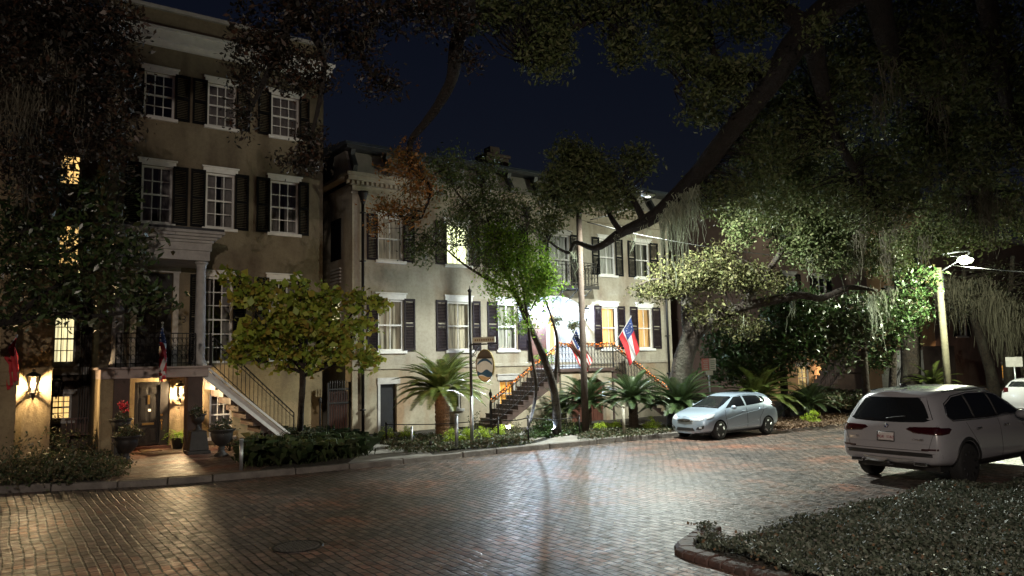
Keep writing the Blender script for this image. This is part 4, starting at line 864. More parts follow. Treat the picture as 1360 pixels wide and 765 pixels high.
rw = patch('rear_window', 'rear', [(.785, 1.20), (.60, 1.575), (-.60, 1.575), (-.785, 1.20), (-.66, 1.15), (-.3, 1.135), (.3, 1.135), (.66, 1.15)], MT['dglass'])
line('window_wiper', 'rear', [(.02, 1.19), (-.33, 1.24)], .012, MT['plastic'], rw, .012)
for sd in (1, -1):
    ax = 'L' if sd > 0 else 'R'
    t = patch('taillight', 'rear', [(.36*sd, 1.02), (.42*sd, 1.06), (.88*sd, 1.075), (.93*sd, 1.04), (.93*sd, .93), (.5*sd, .955)], MT['taillens'], .012)
    patch('taillight_wrap', ax, [(.10, .93), (.10, 1.06), (.40, 1.05), (.46, 1.02), (.34, .95)], MT['taillens'], .012, t)
    patch('reflector', 'rear', [(.62*sd, .66), (.9*sd, .67), (.9*sd, .70), (.62*sd, .69)], MT['taillens'], .01)
    sw_ = patch('side_window', ax, [(.62, 1.17), (.50, 1.25), (.60, 1.44), (.95, 1.56), (1.6, 1.61), (2.3, 1.60), (2.75, 1.55), (3.2, 1.35), (3.42, 1.17), (2.0, 1.15)], MT['dglass'], .006)
    line('window_trim', ax, [(.60, 1.155), (.47, 1.25), (.58, 1.455), (.95, 1.58), (1.6, 1.63), (2.3, 1.62), (2.76, 1.57), (3.22, 1.36), (3.46, 1.155), (2.0, 1.135)], .011, MT['chrome'], sw_, .004, True)
    for x in (1.42, 2.38): line('pillar', ax, [(x, 1.17), (x-.05, 1.59)], .028, MT['plastic'], sw_, .0)
    line('door_seam', ax, [(1.05, 1.12), (1.12, .98), (1.38, .72), (1.42, .42)], .004, MT['plastic']); line('door_seam', ax, [(2.36, 1.12), (2.38, .42)], .004, MT['plastic']); line('door_seam', ax, [(3.3, 1.1), (3.42, .8), (3.40, .42)], .004, MT['plastic'])
    for x in (1.35, 2.5): line('door_handle', ax, [(x, .98), (x+.2, .985)], .017, MT['chrome'], None, .022)
    patch('sill_trim', ax, [(1.40, .32), (3.52, .32), (3.52, .42), (1.40, .42)], MT['plastic'], .012)
    for wxp in (.98, 3.95):
        line('arch_trim', ax, [(wxp+.46*math.cos(a), .37+.46*math.sin(a)) for a in np.linspace(.05, math.pi-.05, 22)], .04, MT['plastic'], None, -.012)
    line('roof_rail', 'top', [(.75, .66*sd), (1.6, .69*sd), (2.5, .67*sd)], .018, MT['chrome'], None, .035)
    m = MB(); m.ell((3.12, sd*1.06, 1.16), (.09, .13, .085), 12, 8); m.build('side_mirror', white, suv, True, 0, True)
    e = MB(); e.box(-.045, .06, sd*.60-.12, sd*.60+.12, .385, .455); e.build('exhaust_tip', MT['chrome'], suv, bevel=.02, local=True)
    e = MB(); e.box(-.052, -.046, sd*.60-.10, sd*.60+.10, .40, .44); e.build('exhaust_opening', MT['plastic'], suv, local=True)
patch('bumper_band', 'rear', [(-.93, .545), (.93, .545), (.93, .60), (.7, .62), (-.7, .62), (-.93, .60)], MT['plastic'], .012)
patch('skid_plate', 'rear', [(-.42, .40), (.42, .40), (.5, .50), (-.5, .50)], MT['alloy'], .02)
th = MB(); th.lathe((-.07, .0, .40), [(.05, -.0), (.05, .1)], 12, 0); th.box(-.08, .05, -.11, .11, .36, .385); th.build('tow_hitch', MT['plastic'], suv, True, 0, True)
for sd in (1, -1): line('tailgate_seam', 'rear', [(.86*sd, 1.10), (.82*sd, .92), (.74*sd, .66)], .004, MT['plastic'])
line('tailgate_seam', 'rear', [(-.74, .655), (.74, .655)], .005, MT['plastic']); line('tailgate_crease', 'rear', [(-.80, .775), (.80, .775)], .005, white, None, 0)
pl_ = patch('licence_plate', 'rear', [(-.155, .80), (.155, .80), (.155, .95), (-.155, .95)], MT['plate'], .02); line('plate_frame', 'rear', [(-.16, .795), (.16, .795), (.16, .955), (-.16, .955)], .008, MT['plastic'], pl_, .02, True)
def text_mesh(s, size, m, parent, loc, rot, name='lettering', ext=.002):
    c = bpy.data.curves.new('t', 'FONT'); c.body = s; c.size = size; c.align_x = 'CENTER'; c.align_y = 'CENTER'; c.extrude = ext
    o = bpy.data.objects.new('t', c); COL.objects.link(o); dg = bpy.context.evaluated_depsgraph_get(); me = bpy.data.meshes.new_from_object(o.evaluated_get(dg)); bpy.data.objects.remove(o)
    q = bpy.data.objects.new(name, me); me.materials.clear(); me.materials.append(m); COL.objects.link(q); q.parent = parent; q.location = loc; q.rotation_euler = rot; return q
hx = hit('rear', 0, .87)[0].x
text_mesh('PGR  1162', .072, MT['inkred'], pl_, (hx-.026, 0, .865), (rad(90), 0, rad(-90)))
# round emblem: dark ring, quartered blue and white centre
ex = hit('rear', 0, 1.07)[0].x
em = MB(); em.lathe((ex-.012, 0, 1.065), [(.042, .0), (.042, .012)], 20, 0); emo = em.build('emblem', MT['plastic'], suv, True, 0, True)
for k in range(4):
    a0 = math.pi/2*k; pts = [(ex-.014, 0, 1.065)]+[(ex-.014, .027*math.cos(a), 1.065+.027*math.sin(a)) for a in np.linspace(a0, a0+math.pi/2, 6)]
    link_mesh('emblem_quarter', pts, [tuple(range(7))], M('emblem_blue', (.03, .09, .3)) if k % 2 else MT['plate'], emo, local=True)
for y, s_ in ((.62, 'X5'), (-.62, 'xDrive40i')): 
    hx2 = hit('rear', y, .845)[0].x; text_mesh(s_, .055, MT['chrome'], suv, (hx2-.012, y*.92, .845), (rad(90), 0, rad(-90)), 'model_lettering') 
fin = MB(); fin.prism([(.62, -.02, 1.735), (.86, -.02, 1.75), (.70, -.015, 1.81), (.64, -.015, 1.81)], (0, .04, 0)); fin.build('antenna_fin', MT['plastic'], suv, True, 0, True)
for p in suv.children: pass
SUVH = rad(-1)
hd_ = np.array([math.cos(SUVH), math.sin(SUVH)]); lf = np.array([-hd_[1], hd_[0]])
rlw = np.array([14.95, 8.45]); o_ = rlw-hd_*.98-lf*.84
suv.location = (o_[0], o_[1], 0); suv.rotation_euler = (0, 0, SUVH); suv.scale = (1., 1.02, 1.035)
# ---- silver hatchback
lx = [.05, .10, .35, .72, 1.15, 1.75, 2.35, 2.95, 3.30, 3.68, 3.94, 4.04]
rows_h = [R3(lx, [.5]*12, [.28, .24, .2, .19, .19, .19, .19, .19, .19, .19, .2, .22]),
 R3([.05, .10]+lx[2:], [.66, .78, .82, .83, .82, .82, .82, .82, .83, .81, .72, .56], [.36, .32, .28, .26, .25, .25, .25, .25, .26, .26, .27, .3]),
 R3([.0, .04]+lx[2:], [.68, .80, .845, .855, .84, .835, .835, .84, .855, .83, .75, .58], [.55, .54, .52, .5, .5, .5, .5, .5, .5, .49, .48, .47]),
 R3([.05, .10]+lx[2:], [.67, .78, .83, .845, .83, .825, .825, .83, .84, .81, .72, .55], [.88, .88, .88, .86, .84, .82, .80, .78, .77, .73, .66, .60]),
 R3([.12, .18]+lx[2:], [.62, .70, .745, .775, .785, .785, .78, .78, .77, .72, .62, .46], [1.05, 1.06, 1.04, 1.02, 1.0, .98, .96, .94, .90, .83, .74, .66]),
 R3([.30, .42, .66, .95, 1.35, 1.75, 2.15, 2.62, 3.12, 3.6, 3.88, 3.98], [.48, .54, .57, .59, .60, .60, .59, .64, .70, .66, .55, .40], [1.33, 1.355, 1.375, 1.395, 1.41, 1.41, 1.385, 1.16, .95, .875, .78, .69]),
 R3([.26, .40, .66, .95, 1.35, 1.75, 2.12, 2.55, 3.05, 3.6, 3.90, 4.0], [.28, .33, .35, .36, .37, .37, .36, .39, .42, .40, .33, .24], [1.36, 1.39, 1.41, 1.43, 1.445, 1.445, 1.415, 1.20, .98, .90, .805, .71]),
 R3([.25, .39, .66, .95, 1.35, 1.75, 2.10, 2.5, 3.02, 3.6, 3.90, 4.01], [0]*12, [1.37, 1.405, 1.425, 1.445, 1.455, 1.455, 1.425, 1.21, .99, .91, .81, .715])]
def hatch(label, body_m, full=True):
    c, patch, line, hit = make_car('parked_car', label, rows_h, 4.1, (.72, 3.29), .305, body_m, 1.70, dict(spokes=5, double=True, bf=.07))
    ws = patch('windscreen', 'front', [(.60, .985), (.50, 1.34), (-.50, 1.34), (-.60, .985), (-.3, .995), (.3, .995)], MT['dglass'], .007)
    patch('rear_window', 'rear', [(.54, 1.09), (.44, 1.30), (-.44, 1.30), (-.54, 1.09)], MT['dglass'], .006)
    for sd in (1, -1):
        ax = 'L' if sd > 0 else 'R'
        w1 = patch('side_window', ax, [(2.88, .985), (2.52, 1.17), (2.2, 1.325), (1.88, 1.345), (1.86, 1.03)], MT['dglass'], .007)
        patch('side_window', ax, [(1.78, 1.03), (1.79, 1.35), (1.35, 1.35), (1.02, 1.33), (.86, 1.21), (.80, 1.09)], MT['dglass'], .007)
        patch('quarter_window', ax, [(.78, 1.10), (.84, 1.21), (.96, 1.32), (.72, 1.29), (.60, 1.15)], MT['dglass'], .007)
        line('door_seam', ax, [(2.92, .96), (2.98, .75), (2.90, .36)], .0045, MT['plastic']); line('door_seam', ax, [(1.83, 1.0), (1.84, .33)], .0045, MT['plastic']); line('door_seam', ax, [(.86, 1.05), (.92, .85), (1.16, .6), (1.17, .34)], .0045, MT['plastic'])
        line('character_line', ax, [(3.0, .62), (2.3, .74), (1.4, .84), (.7, .92)], .008, body_m, None, .0); line('lower_crease', ax, [(2.7, .36), (1.9, .42), (1.25, .52)], .009, body_m, None, .0)
        for x in (1.95, 1.0): line('door_handle', ax, [(x, .86 if x > 1.5 else .90), (x+.17, .855 if x > 1.5 else .895)], .014, body_m, None, .018)
        hl = patch('headlight', 'front', [(.40*sd, .62), (.36*sd, .69), (.60*sd, .79), (.70*sd, .82), (.69*sd, .66), (.6*sd, .62)], MT['headlens'], .01)
        patch('headlight_wrap', ax, [(3.86, .66), (3.80, .78), (3.45, .84), (3.55, .74)], MT['headlens'], .01, hl)
        patch('fog_light_recess', 'front', [(.44*sd, .35), (.50*sd, .43), (.70*sd, .49), (.70*sd, .40), (.6*sd, .34)], MT['plastic'], .008)
        patch('fog_light', 'front', [(.55*sd, .37), (.55*sd, .44), (.64*sd, .44), (.64*sd, .38)], MT['headlens'], .014)
        t = patch('taillight', ax, [(.14, .86), (.12, 1.05), (.34, 1.08), (.46, 1.02), (.32, .92)], MT['taillens'], .01); patch('taillight_rear', 'rear', [(.48*sd, .90), (.5*sd, 1.06), (.68*sd, 1.06), (.7*sd, .86)], MT['taillens'], .01, t)
        m = MB(); m.ell((2.62, sd*.88, 1.01), (.07, .11, .07), 12, 8); m.build('side_mirror', body_m, c, True, 0, True)
        line('roof_edge', 'top', [(.6, .53*sd), (1.4, .56*sd), (2.0, .55*sd)], .006, MT['plastic'], None, 0)
    g = patch('upper_grille', 'front', [(-.34, .60), (-.30, .655), (-.1, .68), (.1, .68), (.30, .655), (.34, .60), (.1, .575), (-.1, .575)], MT['plastic'], .008)
    for z in (.605, .635): line('grille_bar', 'front', [(-.30, z), (.30, z)], .006, MT['chrome'], g, .012)
    ov = [(.055*math.cos(a), .645+.03*math.sin(a)) for a in np.linspace(0, 6.28, 14)[:-1]]; line('emblem', 'front', ov, .005, MT['chrome'], g, .02, True); line('emblem_bar', 'front', [(-.02, .625), (-.012, .665)], .005, MT['chrome'], g, .02)
    patch('lower_grille', 'front', [(-.40, .30), (-.34, .40), (.34, .40), (.40, .30)], MT['plastic'], .008)
    line('bonnet_seam', 'front', [(-.62, .80), (-.38, .72), (0, .705), (.38, .72), (.62, .80)], .004, MT['plastic'])
    line('window_wiper', 'front', [(-.5, 1.0), (.05, 1.04)], .01, MT['plastic'], ws, .014); line('window_wiper', 'front', [(.02, 1.0), (.48, 1.03)], .01, MT['plastic'], ws, .014)
    return c
silver = paint('silver_blue_car_paint', (.36, .44, .54), .4, .32)
hb = hatch('silver blue hatchback parked at the far kerb below the sago palms', silver)
hh_ = rad(179); hd_ = np.array([math.cos(hh_), math.sin(hh_)]); lf = np.array([-hd_[1], hd_[0]])
fl = np.array([17.95, 14.95]); o_ = fl-hd_*3.29*.88-lf*.72; hb.location = (o_[0], o_[1], 0); hb.rotation_euler = (0, 0, hh_); hb.scale = (.88, .93, .93)
wc = hatch('far white car behind the SUV roof at the right edge', white); _w = gp(1328, 551, 0); wc.location = (_w[0], _w[1]-.8, 0); wc.rotation_euler = (0, 0, rad(-6))
# ------------------------------------------------------------------ vegetation
def unit(n):
    v = RNG.normal(0, 1, (n, 3)); return v/np.linalg.norm(v, axis=1, keepdims=True)
def leaves_at(C, per, spread, size, aspect=.42, flat=(1, 1, .8), up=0., fold=False):
    """rhombic leaves scattered round each cluster centre"""
    C = np.asarray(C, float); n = len(C)*per
    P = np.repeat(C, per, 0) + RNG.normal(0, 1, (n, 3))*spread*np.array(flat)
    a = unit(n); a[:, 2] += up; a /= np.linalg.norm(a, axis=1, keepdims=True); b = np.cross(a, unit(n)); b /= np.linalg.norm(b, axis=1, keepdims=True)
    L_ = (size*np.clip(RNG.lognormal(-.05, .33, n), .4, 1.9))[:, None]*.5; W_ = L_*aspect
    if not fold:
        V = np.stack([P-a*L_, P+b*W_+a*L_*.15, P+a*L_, P-b*W_+a*L_*.15], 1).reshape(-1, 3); return V, np.arange(n*4).reshape(-1, 4)
    c = np.cross(a, b); V = np.stack([P-a*L_, P-a*L_*.1+b*W_+c*W_*.35, P+a*L_-c*L_*.15, P-a*L_*.1-b*W_+c*W_*.35], 1).reshape(-1, 3)
    return V, np.arange(n*4).reshape(-1, 4)
DENS = 1.0
def blobs_to_clusters(bl):
    """bl: (px, py, depth, rx px, ry px, depth radius m, clusters)"""
    out = []
    for px, py, d, rx, ry, rd, n in bl:
        n = int(n*DENS)
        q = unit(n)*(RNG.uniform(0, 1, n)**.42)[:, None]; k = d/FPX
        base = pd(px, py, d)
        out.append(base + q[:, :1]*rx*k*CR + q[:, 1:2]*ry*k*CU + q[:, 2:3]*rd*CF)
    return np.concatenate(out)
def twigs(mb, nodes, targets, r=.012, bend=.15, frac=1.):
    nodes = np.asarray(nodes, float)
    for t in targets:
        if random.random() > frac: continue
        dd_ = np.linalg.norm(nodes-t, axis=1); i = int(np.argmin(dd_)); s = nodes[i]
        if dd_[i] > 1.7: continue
        m = (s+t)/2+RNG.normal(0, bend, 3)*np.linalg.norm(t-s)*.6; m2 = (m+t)/2+RNG.normal(0, bend, 3)*np.linalg.norm(t-s)*.3
        q = np.linalg.norm(t-s); rr = r*(1+q*.6)
        V, Fc = tube_mesh([s, (s+m)/2, m, m2, t], [rr, rr*.85, rr*.65, rr*.45, rr*.2], 4, False); mb.add(V, Fc)
def limb(mb, pts, r, k=5, n=9, rough=.0):
    P = spline(pts, k); R_ = [float(x[0]) for x in spline([(v,) for v in r], k)]
    if rough: R_ = [v*(1+random.uniform(-rough, rough)) for v in R_]
    V, Fc = tube_mesh(P, [max(v, .004) for v in R_], n); mb.add(V, Fc); return P
def moss_mesh(pts, n, length, spread, w=.012, seg=6):
    """hanging strands: thin ribbons that sway and taper"""
    pts = np.asarray(pts, float); m = len(pts)*n; P = np.repeat(pts, n, 0) + RNG.normal(0, 1, (m, 3))*np.array([spread, spread, spread*.35])
    ctr = np.repeat(pts, n, 0); Ln = length*RNG.uniform(.15, 1., m)**1.3*np.repeat(RNG.uniform(.4, 1.25, len(pts)), n); th = RNG.uniform(0, math.pi, m); side = np.stack([np.cos(th), np.sin(th), np.zeros(m)], 1); rows = []
    cur = P.copy(); sw = RNG.normal(0, .045, (m, 3)); sw[:, 2] = 0
    for j in range(seg+1):
        ww = w*(1-.75*j/seg)*RNG.uniform(.6, 1.3, m); rows.append(np.stack([cur-side*ww[:, None], cur+side*ww[:, None]], 1))
        st = np.zeros((m, 3)); st[:, 2] = -Ln/seg; cur[:, :2] = ctr[:, :2]+(cur[:, :2]-ctr[:, :2])*.86; cur = cur+st+sw*(Ln/seg)[:, None]*2+RNG.normal(0, .042, (m, 3))*np.array([1, 1, .3])
    V = np.stack(rows, 1).reshape(-1, 3); b = (np.arange(m)*(seg+1)*2)[:, None]; Fc = []
    for j in range(seg): Fc.append(b+np.array([[2*j, 2*j+1, 2*j+3, 2*j+2]]))
    return V, np.concatenate(Fc)
def tree(name, base, label, limbs, blobs, lm, bark, per=22, spread=.16, size=.07, aspect=.42, moss=(), mossm=None, fold=False, twig=.35, twr=.012, up=0., extra=None, group=None, sparse=None, cat='tree'):
    r = empty(name, base, label, cat, group); mb = MB(); nodes = []
    for pts, rr in limbs: nodes += limb(mb, pts, rr, rough=.06)
    C = blobs_to_clusters(blobs); twigs(mb, nodes, C, twr, frac=twig)
    if extra: extra(mb)
    mb.build('trunk', bark, r, True); V, Fc = leaves_at(C, per, spread, size, aspect, up=up, fold=fold); link_mesh('crown', V, Fc, lm, r)
    if len(moss):
        Vs = []; Fs = []; o = 0
        for m in moss:
            V, Fc = moss_mesh(*m); Vs.append(V); Fs.append(Fc+o); o += len(V)
        link_mesh('hanging_moss', np.concatenate(Vs), np.concatenate(Fs), mossm, r)
    return r, C, nodes
LM = dict(
 oak=leaf_mat('oak_leaf', [(.04, .055, .018), (.08, .11, .035), (.14, .165, .065), (.05, .065, .02), (.19, .19, .09)], .62, .25, .35),
 dark=leaf_mat('dark_oak_leaf', [(.03, .032, .016), (.05, .045, .024), (.035, .045, .02), (.07, .05, .03)], .5, .2),
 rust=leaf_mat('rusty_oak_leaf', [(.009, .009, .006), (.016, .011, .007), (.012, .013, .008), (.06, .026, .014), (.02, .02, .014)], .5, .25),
 orange=leaf_mat('orange_lit_leaf', [(.32, .13, .03), (.2, .09, .025), (.09, .08, .025), (.42, .18, .04), (.08, .09, .03)], .5, .3),  # orange street lamp light put into the leaf colour
 bright=leaf_mat('fresh_green_leaf', [(.10, .2, .025), (.16, .3, .03), (.26, .42, .05), (.09, .16, .025), (.34, .46, .07)], .45, .65),
 mixed=leaf_mat('street_tree_leaf', [(.04, .06, .02), (.06, .10, .03), (.09, .13, .03), (.12, .14, .05), (.05, .06, .03)], .45, .35),
 yellow=leaf_mat('yellow_green_leaf', [(.22, .31, .04), (.34, .43, .06), (.44, .46, .08), (.16, .25, .04), (.42, .36, .06), (.28, .18, .04)], .5, .35),
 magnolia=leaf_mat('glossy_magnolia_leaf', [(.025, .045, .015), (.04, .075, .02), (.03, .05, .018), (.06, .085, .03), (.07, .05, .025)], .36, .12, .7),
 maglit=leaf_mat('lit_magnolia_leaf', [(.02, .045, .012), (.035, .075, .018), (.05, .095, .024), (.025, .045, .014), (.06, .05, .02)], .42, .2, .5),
 olive=leaf_mat('pale_olive_leaf', [(.035, .042, .014), (.065, .075, .022), (.12, .115, .045), (.04, .036, .016), (.08, .075, .03)], .7, .3, .25),
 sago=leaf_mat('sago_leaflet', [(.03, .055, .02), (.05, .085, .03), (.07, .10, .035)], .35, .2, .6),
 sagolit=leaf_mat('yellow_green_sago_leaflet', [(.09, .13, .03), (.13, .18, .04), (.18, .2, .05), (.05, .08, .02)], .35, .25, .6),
 shrub=leaf_mat('shrub_leaf', [(.03, .05, .02), (.05, .075, .03), (.08, .09, .045), (.10, .08, .045), (.13, .10, .06)], .5, .25),
 lime=leaf_mat('lime_shrub_leaf', [(.3, .42, .03), (.42, .52, .05), (.2, .3, .03)], .5, .35),
 cover=leaf_mat('jasmine_leaf', [(.03, .045, .028), (.07, .085, .058), (.15, .17, .13), (.035, .04, .026), (.2, .2, .16)], .45, .15, .4),
 grass=leaf_mat('lily_turf_blade', [(.05, .075, .03), (.09, .12, .05), (.025, .04, .016), (.12, .13, .07)], .4, .25),
 red=leaf_mat('red_petal', [(.5, .02, .04), (.7, .05, .08), (.4, .01, .03)], .5, .3),
 litter=leaf_mat('fallen_leaf', [(.25, .18, .10), (.35, .3, .2), (.18, .09, .04), (.4, .36, .3)], .7, .1),
)
MT['moss'] = leaf_mat('spanish_moss', [(.28, .31, .22), (.40, .43, .32), (.2, .21, .15)], .9, .3, .1)
MT['midmoss'] = leaf_mat('grey_spanish_moss', [(.2, .19, .14), (.27, .25, .18), (.14, .13, .1)], .9, .3, .1)
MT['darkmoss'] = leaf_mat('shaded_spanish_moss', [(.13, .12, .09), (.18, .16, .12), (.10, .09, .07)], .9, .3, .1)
G = lambda x, y: tuple(float(v) for v in gp(x, y))
# ---- A: huge live oak on the park side (rooted right of the frame), its limb swooping over the street
baseA = np.array([15.5, -1.5, .1])
A1 = [baseA, baseA+[-.1, .3, 2.2], pd(1480, -60, 13.2), pd(1300, -70, 13.4), pd(1160, -25, 14.2), pd(1075, 35, 15), pd(1025, 110, 16), pd(965, 180, 17.2), pd(920, 238, 18.4), pd(872, 282, 19.4), pd(825, 308, 20.2), pd(790, 322, 20.8), pd(768, 318, 21.1), pd(756, 335, 21.3), pd(742, 330, 21.4), pd(725, 320, 21.3), pd(705, 335, 21.3), pd(690, 312, 21.2)]
R1 = [.75, .6, .55, .52, .46, .44, .42, .38, .37, .31, .22, .15, .10, .085, .07, .055, .045, .02]
A2 = [pd(1025, 110, 16), pd(985, 95, 16.2), pd(948, 92, 16.5), pd(920, 100, 16.6), pd(895, 120, 16.8)]; A3 = [pd(955, 92, 16.4), pd(944, 50, 16.6), pd(942, -20, 16.8)]
A4 = [pd(825, 308, 20.2), pd(812, 290, 20.3), pd(800, 268, 20.4), pd(770, 262, 20.4), pd(740, 252, 20.5)]; A5 = [pd(855, 292, 19.7), pd(838, 262, 19.9), pd(815, 247, 20.1), pd(780, 245, 20.2), pd(760, 215, 20.3)]
A6 = [pd(1160, -25, 14.2), pd(1180, 60, 15.5), pd(1210, 110, 17), pd(1250, 190, 18.5), pd(1290, 260, 19.5)]; A7 = [pd(1300, -70, 13.4), pd(1320, 60, 14.5), pd(1350, 180, 16), pd(1390, 260, 17)]
A8 = [pd(1075, 35, 15), pd(1090, 110, 16.5), pd(1110, 180, 18), pd(1150, 250, 19), pd(1180, 300, 20)]
A9 = [pd(1075, 35, 15), pd(980, -10, 15.5), pd(880, -10, 16), pd(800, 20, 16), pd(740, 50, 16), pd(700, 85, 16)]
R1 = [v*.62 for v in R1]
A1 = [p+(RNG.normal(0, .13, 3) if 5 < i < 13 else 0) for i, p in enumerate(A1)]
limbsA = [(A1, R1), (A2, [.16, .13, .1, .07, .03]), (A3, [.1, .07, .04]), (A4, [.09, .07, .05, .035, .015]), (A5, [.10, .08, .05, .035, .015]), (A6, [.25, .2, .15, .1, .05]), (A7, [.2, .16, .1, .05]), (A8, [.24, .18, .13, .09, .04]), (A9, [.22, .16, .13, .09, .06, .03])]
bA = [(1090, 40, 13.8, 26, 20, .4, 8), (1000, 85, 15.2, 26, 12, .4, 8), (775, 235, 20.3, 50, 42, 1.0, 150), (740, 262, 20.8, 35, 30, .8, 75), (812, 262, 20.1, 38, 26, .7, 60), (760, 205, 20.5, 30, 22, .7, 45), (845, 215, 19.8, 26, 22, .6, 30), (722, 300, 21.2, 28, 16, .5, 30),
 (905, 45, 16.6, 42, 50, .8, 110), (955, 110, 16.2, 46, 34, .8, 80), (935, 150, 17, 30, 16, .5, 25), (828, 55, 16, 28, 36, .6, 45), (1000, 20, 15.5, 50, 35, .8, 60), (870, 8, 16, 60, 20, .6, 40),
 (725, 60, 16, 42, 45, .7, 90), (650, 10, 15.5, 90, 22, .8, 90), (760, 5, 15.8, 70, 22, .8, 60),
 (1020, 190, 18.5, 50, 60, 1.2, 120), (1090, 130, 18, 70, 80, 1.5, 210), (1180, 60, 16.5, 90, 80, 1.5, 210), (1280, 60, 15.5, 90, 90, 1.5, 220), (1340, 160, 16.5, 70, 100, 1.5, 210), (1230, 190, 18.5, 90, 90, 1.5, 260), (1150, 250, 19.5, 70, 60, 1.3, 170), (1300, 280, 20.5, 80, 50, 1.3, 190), (955, 255, 19, 45, 40, .8, 80), (1030, 265, 20, 40, 35, .8, 60), (1240, 320, 22.5, 70, 30, 1., 80)]
mossA = [([pd(x, y, 18.6) for x, y in ((888, 278), (893, 268), (898, 272), (903, 258), (908, 268), (913, 256), (918, 250), (899, 275), (907, 272), (880, 284), (924, 246))], 30, 1.9, .07, .012), ([pd(858, 290, 19.6)], 22, 1.5, .04, .010), ([pd(x, y, 20.3) for x, y in ((820, 312), (836, 306), (845, 300))], 14, .6, .08, .009), ([pd(x, y, 21.2) for x, y in ((762, 335), (745, 335), (700, 330))], 14, .9, .06, .009)]
DENS = 1.9
treeA = tree('live_oak', baseA, 'massive dark live oak whose limb swoops down across the street from upper right', limbsA, bA, LM['oak'], MT['darkbark'], 20, .13, .105, moss=mossA, mossm=MT['moss'], twig=.4, twr=.011)
DENS = 1.2
V, Fc = moss_mesh(blobs_to_clusters([(1300, 240, 18.5, 90, 60, 1.2, 12), (1230, 90, 16, 110, 90, 1.2, 12), (1180, 300, 21, 60, 40, 1, 8)]), 26, 1.3, .12, .010); link_mesh('hanging_moss', V, Fc, MT['darkmoss'], treeA[0])
# ---- B: oak arching overhead from behind the viewpoint on the left
baseB = np.array([-4.5, -4.0, .1])
B1 = [baseB, baseB+[.3, .6, 3.5], baseB+[1.5, 3, 7.5], pd(250, -330, 9), pd(420, -180, 11), pd(560, -60, 13), pd(620, 0, 14.5), pd(606, 60, 15.2), pd(600, 105, 15.7), pd(582, 140, 16.2), pd(565, 163, 16.6), pd(545, 190, 17), pd(548, 225, 17.2), pd(572, 250, 17.3), pd(560, 290, 17.3)]
RB = [.55, .48, .42, .36, .3, .22, .17, .15, .125, .105, .09, .07, .05, .04, .02]
B2 = [pd(420, -180, 11), pd(400, -60, 12), pd(380, 40, 13), pd(350, 110, 13.6), pd(330, 150, 14)]; B3 = [pd(250, -330, 9), pd(140, -160, 10.5), pd(80, -20, 12), pd(50, 90, 13), pd(40, 180, 13.5)]; B4 = [pd(380, 0, 12.6), pd(430, 80, 13.5), pd(410, 200, 14.2)]; B5 = [pd(560, -60, 13), pd(520, 0, 13.4), pd(480, 60, 13.8), pd(500, 110, 14.2)]
limbsB = [(B1, RB), (B2, [.2, .13, .09, .05, .03]), (B3, [.25, .18, .12, .07, .04]), (B4, [.1, .06, .03]), (B5, [.12, .08, .05, .03])]
bB = [(420, 15, 12.8, 110, 22, .8, 110), (560, 15, 13.8, 90, 24, .8, 110), (345, 60, 13.2, 50, 34, .7, 75), (400, 95, 13.6, 46, 32, .6, 70), (300+25, 100, 13.8, 22, 26, .5, 26), (322, 160, 14, 12, 26, .3, 16), (412, 190, 14.2, 20, 36, .5, 34), (395, 215, 14.2, 22, 14, .4, 18), (505, 112, 14.2, 26, 22, .4, 26), (470, 55, 13.8, 40, 26, .6, 50), (625, 75, 15.2, 26, 22, .4, 16),
 (60, 60, 12.4, 110, 90, 1., 260), (40, 190, 13.4, 60, 80, .8, 130), (135, 60, 12.4, 50, 60, .8, 80), (110, 150, 13, 42, 60, .6, 70), (165, 130, 13.2, 26, 50, .5, 36), (155, 200, 13.4, 26, 40, .4, 26), (105, 20, 12, 80, 40, .8, 80)]
mossB = [(blobs_to_clusters([(35, 90, 12.8, 34, 60, .5, 16), (85, 60, 12.6, 30, 40, .5, 10)]), 30, 1.5, .10, .009), ([pd(38, 165, 13.4), pd(36, 175, 13.4), pd(92, 60, 12.6)], 40, 1.6, .05, .009), (blobs_to_clusters([(430, 40, 13.4, 120, 20, .5, 10)]), 14, .6, .08, .008)]
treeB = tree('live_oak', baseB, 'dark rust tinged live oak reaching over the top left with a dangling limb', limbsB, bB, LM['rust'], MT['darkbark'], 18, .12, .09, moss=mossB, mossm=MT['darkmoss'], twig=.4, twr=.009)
_C = blobs_to_clusters([(540, 212, 17.1, 22, 28, .4, 80), (555, 248, 17.2, 24, 24, .4, 75), (520, 275, 17.3, 30, 15, .4, 60), (548, 285, 17.3, 22, 16, .4, 36), (515, 222, 17.1, 14, 12, .3, 14), (502, 300, 17.3, 10, 16, .2, 10)])
_C = _C[::2]; V, Fc = leaves_at(_C, 22, .12, .08); link_mesh('crown', V, Fc, LM['orange'], treeB[0]); _m = MB(); twigs(_m, treeB[2], _C, .006, frac=.5); _m.build('branches', MT['darkbark'], treeB[0], True)
# orange sprays at the dangling limb's tip: second crown of this oak, lamp light painted in
DENS = 1.6
